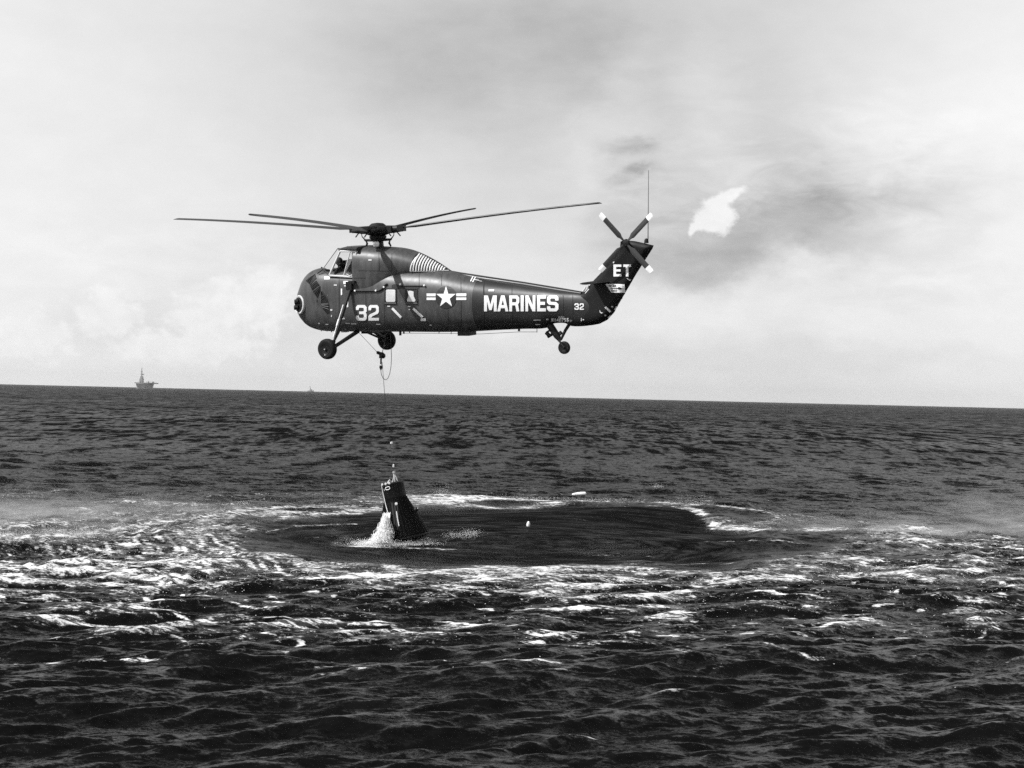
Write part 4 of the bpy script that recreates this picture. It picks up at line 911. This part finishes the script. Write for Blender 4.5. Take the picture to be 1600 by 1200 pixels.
# ------------------------------------------------------------------ hook, cable and sling between helicopter and spacecraft
hook_at = HM @ L(596.5, 553.0, 0.0)
def Wl(px, py, y=0.0): return HM @ L(px, py, y)
def at_depth(px, py, ref): return W(px, py, (ref - CAMP).dot(fwd))
hk = bpy.data.objects.new('cargo_hook', None); col.objects.link(hk); hk.location = hook_at
tag(hk, 'dark cargo hook and shackle slung under the helicopter just below its far wheel', 'hook')
def loc(px, py, dd=0.0): return at_depth(px, py, hook_at) + Vector((0, dd, 0)) - hook_at
m = MB(); m.lathe([(0.001, -0.10), (0.09, -0.07), (0.12, 0.0), (0.09, 0.08), (0.001, 0.12)], loc(597.5, 556), (0.3, 0, 1), 16)
m.box(loc(595.5, 555), (0.14, 0.10, 0.22)); m.tube([loc(593, 552), loc(590.5, 551)], 0.06, 8); m.build('hook_block', M_BLACK, hk)
MB().tube([loc(588.8, 549), loc(590.5, 551), loc(592.2, 553.2)], [0.02, 0.07, 0.02], 8).build('hook_latch', M_BLACK, hk)
MB().tube([loc(595.4, 560), loc(595.2, 569)], 0.032, 8).build('swivel', M_BLACK, hk)
sh = MB(); sh.tube([loc(595.6, 569), loc(597.6, 571.5), loc(597.2, 574.5), loc(595.4, 576)], 0.018, 6); sh.build('shackle', M_OFFW, hk)
MB().tube([loc(595.2, 571), loc(595.2, 574.5), loc(595.3, 578)], [0.05, 0.06, 0.02], 8).build('shackle_pin', M_BLACK, hk)
CR = 0.013
def cable(name, pts, r, label, mat=M_CABLE):
    o = MB().tube([p - pts[0] for p in pts], r, 6).build(name, mat); o.location = pts[0]
    return tag(o, label, 'cable')
belly = Wl(603, 519, 0.0)
cable('suspension_cable', [belly, at_depth(601, 536, hook_at), at_depth(597.5, 550, hook_at)], CR, 'short cable from the helicopter belly to the cargo hook, behind the far wheel')
cable('guide_wire', [Wl(560, 519, -0.2), at_depth(575, 535, hook_at), at_depth(590, 551, hook_at)], 0.008, 'thin slanting wire from the belly between the wheels to the cargo hook')
lp = [(609.5, 520), (610.8, 535), (611.3, 548), (611.7, 558), (611, 572), (609, 584), (606, 591.5), (602, 593.6), (598.5, 591), (595.8, 585), (595, 578)]
cable('slack_cable', [at_depth(a, b, hook_at) for a, b in lp], 0.011, 'slack loop of cable hanging in a U beside the cargo hook')
CAPD = 60.0
top_c = W(612.5, 755.0, CAPD); base_c = W(631.2, 842.0, CAPD - 0.1)
sling_top = W(615.5, 738.0, CAPD)
mc = []
for k in range(13):
    u = k / 12; px = np.interp(u, [0, 0.35, 0.7, 1], [597.2, 601.8, 608.5, 615.5]); py = 566 + (738 - 566) * u
    mc.append(W(float(px), float(py), (hook_at - CAMP).dot(fwd) * (1 - u) + CAPD * u))
cable('hoist_cable', mc, 0.009, 'long thin hoist cable from the cargo hook down to the spacecraft')
# ------------------------------------------------------------------ the space capsule
M_SHIN = material('dark_shingle', 0.003, 0.55, 0.05, var=0.5, vscale=5)
M_SHIN2 = material('scorched_shingle', 0.010, 0.5, 0.2, var=0.8, vscale=7)
ax = (top_c - base_c).normalized()
zq = ax.to_track_quat('Z', 'Y'); CPM = Matrix.Translation(base_c) @ zq.to_matrix().to_4x4()
cap = bpy.data.objects.new('space_capsule', None); col.objects.link(cap); cap.matrix_world = CPM
tag(cap, 'black bell shaped space capsule tilting in the water at the end of the cable', 'spacecraft')
CPI = CPM.inverted()
HT = (top_c - base_c).length
def revolve(name, prof, mat, n=96, ridge=0.0, nr=48, parent=cap):
    vs = []; 
    for r_, z in prof:
        for k in range(n):
            a = 2 * math.pi * k / n; rr = r_ + (ridge if (k * nr // n) % 2 == 0 else 0.0) * (1 if r_ > 0.1 else 0)
            vs.append((rr * math.cos(a), rr * math.sin(a), z))
    m_ = len(prof); fs = [(i * n + k, i * n + (k + 1) % n, (i + 1) * n + (k + 1) % n, (i + 1) * n + k) for i in range(m_ - 1) for k in range(n)]
    fs += [tuple(range(n))[::-1], tuple((m_ - 1) * n + k for k in range(n))]
    return link(name, mesh_from(name, vs, fs, 30), mat, parent)
ZC = HT - 0.52                                  # the cone ends and the cylindrical section begins
revolve('heat_shield', [(0.05, -0.17), (0.5, -0.13), (0.80, -0.05), (0.93, 0.02), (0.935, 0.07), (0.90, 0.08)], M_BLACK, 64)
cone = revolve('conical_section', [(0.90, 0.06), (0.93, 0.09), (0.90, 0.17), (0.42, ZC - 0.08), (0.40, ZC)], M_SHIN, 144, 0.012, 72)
revolve('recovery_section', [(0.385, ZC - 0.02), (0.395, ZC + 0.02), (0.395, HT - 0.06), (0.40, HT - 0.05), (0.40, HT), (0.34, HT + 0.005), (0.33, HT - 0.05)], M_SHIN2, 96, 0.010, 48)
def cpt(px, py, r_off=0.0):
    """point on the capsule's skin seen at a pixel"""
    o = CPI @ CAMP; d = (CPI.to_3x3() @ ray(px, py)).normalized(); best = None
    for k in range(4000):
        p = o + d * (58.5 + k * 0.001)
        z = p.z; rr = 0.395 if z > ZC else np.interp(z, [0.0, 0.12, ZC - 0.08], [0.93, 0.92, 0.42])
        if math.hypot(p.x, p.y) <= rr + r_off: return p
    return o + d * 59.9
def cap_strip(name, pts, r, mat): return MB().tube([cpt(a, b, 0.02) for a, b in pts], r, 6).build(name, mat, cap)
cap_strip('hatch_edge', [(610.5, 784), (609.5, 790), (617, 833)], 0.012, M_SHIN2); cap_strip('hatch_edge', [(611, 784), (621, 784.5), (624, 822)], 0.012, M_SHIN2)
h_ = MB(); q = [cpt(a, b, 0.018) for a, b in ((611, 785), (621, 785.5), (623.8, 823), (616, 833))]; h_.add(q, [(0, 1, 2, 3)]); h_.build('hatch', M_SHIN2, cap)
cap_strip('umbilical_strip', [(619.5, 799), (621.5, 812), (623.6, 822)], 0.020, M_OFFW)
cap_strip('edge_strap', [(596.2, 758), (598, 768), (602, 786), (606, 801)], 0.016, M_OFFW); cap_strip('edge_strap', [(609.5, 812), (613, 822), (616.4, 833)], 0.018, M_OFFW)
c = cpt(619.2, 787.2, 0.03); MB().lathe([(0.001, -0.03), (0.05, -0.02), (0.05, 0.02), (0.001, 0.03)], c, CPI.to_3x3() @ Vector((0, -1, 0)), 14).build('window', M_WHITE, cap)
c = cpt(649.5, 796.5, 0.0); MB().lathe([(0.001, 0.10), (0.07, 0.08), (0.085, 0.0), (0.06, -0.05)], c, (c.x, c.y, 0.3), 14).build('periscope', M_BLACK, cap)
MB().tube([c + Vector((0, 0, 0)), c + Vector((c.x, c.y, 0.3)).normalized() * 0.11], 0.02, 6).build('periscope_lens', M_WHITE, cap)
rg = [(602.4, 762.0), (607.2, 760.2), (609.0, 761.2), (609.2, 763.6), (607.6, 764.8), (604, 765.6), (602.8, 764.6), (602.4, 762.0)]
cap_strip('letter_d_marking', rg, 0.014, M_WHITE); cap_strip('small_marking', [(600.2, 764), (600.8, 767)], 0.012, M_OFFW)
cap_strip('small_marking', [(611, 838.6), (616, 837.2)], 0.02, M_OFFW); cap_strip('rim_bolt', [(629, 782), (629.8, 782.2)], 0.02, M_SHIN2)
for px, py in ((598, 757.4), (603, 756), (608.5, 753.6)):
    p = cpt(px, py + 1.5, 0.0); MB().lathe([(0.03, -0.03), (0.045, 0.0), (0.03, 0.06), (0.001, 0.07)], (p.x, p.y, HT), (0, 0, 1), 10).build('rim_fitting', M_OFFW, cap)
dr = MB(); dr.tube([CPI @ W(604, 757, CAPD), CPI @ W(609, 749.5, CAPD), CPI @ W(612, 753.5, CAPD)], 0.025, 6); dr.build('antenna_stub', M_STEEL, cap)
sl = bpy.data.objects.new('lifting_sling', None); col.objects.link(sl); sl.location = sling_top
tag(sl, 'pale lifting sling tied between the cable end and the capsule top', 'sling')
for a, b in ((613.5, 753), (617, 752.5), (621, 751)):
    MB().tube([Vector((0, 0, 0)), W((615.5 + a) / 2 + 0.6, (738 + b) / 2 + 1, CAPD) - sling_top, W(a, b, CAPD) - sling_top], 0.020, 6).build('sling_leg', M_OFFW, sl)
MB().lathe([(0.001, -0.05), (0.05, -0.03), (0.05, 0.03), (0.001, 0.05)], (0, 0, 0.0), (0, 0, 1), 10).build('sling_ring', M_STEEL, sl)
MB().lathe([(0.001, -0.06), (0.035, -0.03), (0.035, 0.05), (0.001, 0.08)], W(615.0, 728.5, CAPD) - sling_top, (0, 0, 1), 10).build('sling_weight', M_OFFW, sl)
pk = bpy.data.objects.new('cable_marker', mesh_from('cable_marker', *(lambda q: (q.v, q.f))(MB().lathe([(0.001, -0.05), (0.045, -0.03), (0.045, 0.03), (0.001, 0.05)], (0, 0, 0), (0, 0, 1), 10)), 40)); col.objects.link(pk)
pk.data.materials.append(M_WHITE); pk.location = W(612.0, 692, 60.2); tag(pk, 'tiny white marker tied halfway down the hoist cable', 'marker')

# water pouring off the capsule's left side and boiling round its foot
M_SPLASH = material('white_water', 0.85, 0.8, 0.2, var=0.1, vscale=12, bump=0.5, bscale=25)
M_SPLASH.node_tree.nodes['Principled BSDF'].inputs['Subsurface Weight'].default_value = 0.0
def drops(mbx, c, n, spread, size, up=0.0):
    for _ in range(n):
        p = Vector(c) + Vector((random.gauss(0, spread[0]), random.gauss(0, spread[1]), abs(random.gauss(0, spread[2])) + up))
        r_ = size * random.uniform(0.4, 1.3); vs = [p + Vector(v) * r_ for v in ((1, 0, 0), (-1, 0, 0), (0, 1, 0), (0, -1, 0), (0, 0, 1.3), (0, 0, -1.0))]
        mbx.add(vs, [(0, 2, 4), (2, 1, 4), (1, 3, 4), (3, 0, 4), (2, 0, 5), (1, 2, 5), (3, 1, 5), (0, 3, 5)])
sp = MB()
rs = random.Random(3)
for k in range(20000):                                    # the sheet of water, wide at its foot
    u = rs.random() ** 0.8; px = 601.5 - 13 * u ** 2.2 * rs.uniform(0.4, 1.5) + rs.gauss(0, 1.5 + 4.5 * u) + 4 * u; py = 803 + 45 * u
    if rs.random() < 0.93 * (1 - u) ** 0.8: continue
    p = W(px, py, CAPD - 0.75 - 0.5 * u + rs.gauss(0, 0.25)); r_ = 0.008 * rs.uniform(0.4, 1.5) + 0.006 * u
    vs = [p + Vector(v) * r_ for v in ((1, 0, 0), (-1, 0, 0), (0, 1, 0), (0, -1, 0), (0.2, 0, 7 - 5.5 * u), (-0.4, 0, -7 + 5.5 * u))]
    sp.add(vs, [(0, 2, 4), (2, 1, 4), (1, 3, 4), (3, 0, 4), (2, 0, 5), (1, 2, 5), (3, 1, 5), (0, 3, 5)])
for k in range(9):                                       # streams down the edge
    px = 600.5 + k * 1.15; sp.tube([W(px, 800 + rs.uniform(0, 3), CAPD - 0.7), W(px - 1.2, 812, CAPD - 0.85), W(px - 2.5 + rs.uniform(-1, 1), 826 + rs.uniform(-4, 3), CAPD - 1.0)], [0.012, 0.02, 0.03], 5)
for (px, py, n, sx_, sz_) in ((590, 847, 420, 0.42, 0.10), (575, 849, 160, 0.35, 0.06), (608, 848, 260, 0.3, 0.08), (625, 847, 220, 0.35, 0.07), (650, 846.5, 200, 0.4, 0.06), (668, 843.5, 70, 0.15, 0.06)):
    b0 = on_sea(px, py + 1); drops(sp, (b0.x, b0.y, -0.05), n * 7, (sx_, 0.35, sz_ * 0.8), 0.008)
so = sp.build('splash', M_SPLASH, None, 60, kind='stuff'); so['label'] = 'white water pouring off the left side of the capsule and foaming round its foot'
# little plumes of spray on the rim of the disc
pl = MB()
for (px, py, hgt, wid, n) in ((690, 780, 0.45, 0.5, 260), (700, 783, 0.18, 1.6, 300), (655, 790, 0.22, 0.5, 160), (1086, 795, 0.40, 0.7, 300), (1070, 798, 0.2, 1.3, 240), (1028, 762, 0.18, 0.35, 80), (735, 836, 0.14, 0.35, 130), (712, 838, 0.08, 0.5, 90), (720, 778, 0.1, 2.2, 200),
                             (940, 782, 0.08, 3.0, 260), (860, 780, 0.07, 3.0, 200), (820, 781, 0.1, 1.0, 90), (120, 838, 0.22, 0.9, 260), (20, 836, 0.2, 0.8, 180), (50, 812, 0.1, 1.5, 120), (230, 788, 0.12, 0.3, 60), (380, 789, 0.12, 0.3, 60), (205, 826, 0.10, 1.2, 160)):
    b0 = on_sea(px, py); drops(pl, (b0.x, b0.y, 0.0), n * 5, (wid * 0.6, 0.8, hgt * 0.6), 0.0065)
for k in range(2600):                                    # flecks thrown up along the outer zone
    a = R(rs.uniform(-180, 0)) if rs.random() < 0.8 else R(rs.uniform(0, 180)); rr = 15 + abs(rs.gauss(0, 6))
    p = Vector((WC[0] + rr * math.cos(a), WC[1] + rr * math.sin(a), rs.uniform(0.05, 0.35))); r_ = rs.uniform(0.004, 0.011)
    vs = [p + Vector(v) * r_ for v in ((1.5, 0, 0), (-1.5, 0, 0), (0, 1, 0), (0, -1, 0), (0, 0, 1), (0, 0, -1.0))]
    pl.add(vs, [(0, 2, 4), (2, 1, 4), (1, 3, 4), (3, 0, 4), (2, 0, 5), (1, 2, 5), (3, 1, 5), (0, 3, 5)])
po = pl.build('spray_flecks', M_SPLASH, None, 60, kind='stuff'); po['label'] = 'droplets of white spray blown off the wave crests round the downwash'

# ------------------------------------------------------------------ floats
b0 = on_sea(905, 775); fl = MB(); fl.lathe([(0.001, -0.40), (0.07, -0.37), (0.10, -0.15), (0.11, 0.1), (0.09, 0.33), (0.001, 0.40)], (0, 0, 0.10), (1, 0.1, 0.12), 16)
o = fl.build('float', M_WHITE, None); o.location = b0; tag(o, 'long white float lying on the waves beyond the far rim of the disc', 'float')
b0 = on_sea(825, 822); fl = MB(); fl.lathe([(0.001, 0.0), (0.06, 0.02), (0.075, 0.08), (0.06, 0.16), (0.03, 0.22), (0.001, 0.23)], (0, 0, -0.03), (0.1, 0, 1), 14)
o = fl.build('marker_buoy', M_WHITE, None); o.location = b0; tag(o, 'small white buoy on the black calm water right of the capsule', 'buoy')
b0 = on_sea(903.5, 810); fl = MB(); fl.lathe([(0.001, 0.0), (0.05, 0.02), (0.05, 0.07), (0.001, 0.10)], (0, 0, -0.02), (0, 0, 1), 12)
o = fl.build('float', M_WHITE, None); o.location = b0; tag(o, 'tiny white speck afloat at the far side of the calm disc, below the long float', 'float')

# ------------------------------------------------------------------ ships on the horizon
M_SHIP = material('navy_grey', 0.30, 0.7, 0.2)
SD = 5000.0
sc_ = on_sea(228, 605); sc_ = Vector((W(228.0, 600, SD).x, SD, 0.0))
ship = bpy.data.objects.new('aircraft_carrier', None); col.objects.link(ship); ship.location = sc_
ship.rotation_euler = (0, 0, R(95.8)); tag(ship, 'grey aircraft carrier with one tall mast on the horizon at the left', 'ship')
def hull_ring(x, w0, w1, z0, z1): return [(x, -w0, z0), (x, w0, z0), (x, w1, z1), (x, -w1, z1)]
rings = [hull_ring(-125, 10, 14, 0, 14), hull_ring(-110, 14, 16, 0, 14), hull_ring(60, 14, 17, 0, 14), hull_ring(105, 6, 12, 0, 15), hull_ring(128, 0.8, 5, 0, 16)]
vs = [p for r_ in rings for p in r_]; fs = [(i * 4 + k, i * 4 + (k + 1) % 4, (i + 1) * 4 + (k + 1) % 4, (i + 1) * 4 + k) for i in range(4) for k in range(4)] + [(0, 1, 2, 3), (16, 17, 18, 19)]
link('hull', mesh_from('hull', vs, fs), M_SHIP, ship)
dk = [(-130, -20), (-60, -25), (20, -33), (60, -30), (128, -15), (132, -8), (132, 8), (126, 16), (20, 20), (-40, 26), (-130, 18)]
n = len(dk); vs = [(a, b, 14.6) for a, b in dk] + [(a, b, 17.5) for a, b in dk]; fs = [tuple(range(n)), tuple(n + k for k in range(n))] + [(k, (k + 1) % n, n + (k + 1) % n, n + k) for k in range(n)]
link('flight_deck', mesh_from('flight_deck', vs, fs), M_SHIP, ship)
isy = 14.0
MB().box((10, isy, 23.5), (34, 9, 12)).build('island', M_SHIP, ship); MB().box((14, isy, 33), (20, 7, 7)).build('bridge', M_SHIP, ship)
MB().tube([(8, isy, 36), (8, isy, 46), (8, isy, 62)], [2.2, 1.6, 0.9], 8).build('mast', M_SHIP, ship)
MB().box((10, isy - 2, 42), (6, 9, 3.5)).build('radar', M_SHIP, ship); MB().box((8, isy, 50), (3, 6, 1.2)).build('yard', M_SHIP, ship)
for k, (a, b) in enumerate(((70, -12), (90, 2), (-60, -14), (-90, 6), (40, -18))):
    ap = MB(); ap.tube([(-7, 0, 2), (0, 0, 2.6), (7, 0, 2.2)], [0.6, 1.4, 0.8], 8); ap.box((0, 0, 2.4), (3.5, 14, 0.5)); ap.box((-6.2, 0, 4), (2, 0.4, 3)); ap.box((0, 0, 0.8), (1, 3, 1.8))
    o = ap.build('parked_aircraft', M_SHIP, None); o.matrix_world = Matrix.Translation(ship.location) @ Matrix.Rotation(R(95.8), 4, 'Z') @ Matrix.Translation((a, b, 17.5)); tag(o, 'tiny aircraft on the distant carrier deck, ' + ('left of the island, near the bow', 'close to the bow, at the deck middle', 'towards the stern on the left', 'towards the stern, behind the island', 'just ahead of the island')[k], 'aircraft', 'aircraft on the carrier deck')
sp2 = Vector((W(485.3, 607, 9000).x, 9000, 0.0))
s2 = bpy.data.objects.new('distant_ship', None); col.objects.link(s2); s2.location = sp2; s2.rotation_euler = (0, 0, R(80))
tag(s2, 'faint mast of a ship far off on the horizon, right of the carrier', 'ship')
rings = [hull_ring(-50, 3, 5, 0, 5), hull_ring(20, 5, 6, 0, 6), hull_ring(55, 0.5, 2, 0, 9)]
vs = [p for r_ in rings for p in r_]; fs = [(i * 4 + k, i * 4 + (k + 1) % 4, (i + 1) * 4 + (k + 1) % 4, (i + 1) * 4 + k) for i in range(2) for k in range(4)] + [(0, 1, 2, 3), (8, 9, 10, 11)]
link('hull', mesh_from('hull', vs, fs), M_SHIP, s2); MB().box((5, 0, 9), (20, 8, 7)).build('superstructure', M_SHIP, s2); MB().tube([(5, 0, 10), (0, 2, 20), (-4, 2.6, 32)], [2.5, 1.8, 1.0], 8).build('mast', M_SHIP, s2)

# ------------------------------------------------------------------ the air: thin haze, and mist blown outwards by the rotor
def volume_box(name, lo, hi, mat, label=None):
    b_ = MB(); c = [(lo[i] + hi[i]) / 2 for i in range(3)]; b_.box(c, [hi[i] - lo[i] for i in range(3)])
    o = b_.build(name, mat, None, None, kind='stuff')
    if label: o['label'] = label
    return o
M_HAZE = bpy.data.materials.new('sea_haze'); M_HAZE.use_nodes = True; t = M_HAZE.node_tree; t.nodes.remove(t.nodes['Principled BSDF'])
pv = t.nodes.new('ShaderNodeVolumePrincipled'); pv.inputs['Color'].default_value = (0.95, 0.95, 0.95, 1); pv.inputs['Density'].default_value = 0.000035; pv.inputs['Anisotropy'].default_value = 0.3
t.links.new(pv.outputs[0], t.nodes['Material Output'].inputs['Volume'])
HAZE_ON = True
if HAZE_ON: volume_box('haze', (-12500, -12500, -2.6), (12500, 12500, 90), M_HAZE, 'thin pale sea haze')

M_MIST = bpy.data.materials.new('spray_mist'); M_MIST.use_nodes = True; t = M_MIST.node_tree; t.nodes.remove(t.nodes['Principled BSDF']); s = NG(t)
geo = s.n('ShaderNodeNewGeometry').outputs['Position']; X, Y, Zc = s.sep(geo)
rx = s.m('SUBTRACT', X, float(WC[0])); ry = s.m('SUBTRACT', Y, float(WC[1]))
def gz(cx, cy, sx_, sy_): return s.m('EXPONENT', s.m('MULTIPLY', s.m('ADD', s.m('POWER', s.m('DIVIDE', s.m('SUBTRACT', X, cx), sx_), 2.0), s.m('POWER', s.m('DIVIDE', s.m('SUBTRACT', Y, cy), sy_), 2.0)), -1.0))
dens = None
for (cx, cy, sx_, sy_, am) in ((-18.0, 63, 4.5, 7, 1.0), (-13.5, 69, 3.2, 4.5, 0.5), (-24, 62, 5, 8, 0.6), (15.5, 69.5, 4.5, 1.6, 1.1), (21, 71, 5, 4, 0.7), (26, 80, 5, 12, 0.5), (-4.5, 48.6, 6.5, 1.2, 0.5), (11, 50.2, 4.5, 1.1, 0.6), (-5, 76.5, 6, 3, 0.35), (3.5, 58.2, 1.8, 0.8, 0.25), (-5.9, 58.7, 0.35, 0.5, 1.2), (30, 60, 6, 10, 0.4)):
    q = s.m('MULTIPLY', gz(cx, cy, sx_, sy_), am); dens = q if dens is None else s.m('ADD', dens, q)
nz = s.noise(s.vmul(geo, (0.45, 0.9, 2.6)), 1.0, 3, 0.6, 1.0)
hfall = s.m('EXPONENT', s.m('MULTIPLY', s.m('MAXIMUM', Zc, 0.0), -3.4))
for (cx, cy, sx_, sy_, am) in ((11.5, 67.5, 2.5, 0.9, 0.7), (-16, 66.5, 6.5, 1.6, 0.7), (19, 70.5, 5, 1.4, 0.8)): dens = s.m('ADD', dens, s.m('MULTIPLY', gz(cx, cy, sx_, sy_), am))
dens = s.m('MAXIMUM', s.m('SUBTRACT', dens, 0.06), 0.0)
dens = s.m('MULTIPLY', s.m('MULTIPLY', dens, hfall), s.m('MULTIPLY', s.mr(nz, 0.42, 0.72), 0.95))
M_MIST.cycles.volume_step_rate = 0.3
pv = t.nodes.new('ShaderNodeVolumePrincipled'); pv.inputs['Color'].default_value = (0.98, 0.98, 0.98, 1); pv.inputs['Anisotropy'].default_value = 0.2
t.links.new(dens, pv.inputs['Density']); t.links.new(pv.outputs[0], t.nodes['Material Output'].inputs['Volume'])
MIST_ON = True
if MIST_ON: volume_box('spray_mist', (-36, 44, -0.8), (38, 100, 1.9), M_MIST, 'white mist of spray blown outwards from the downwash')
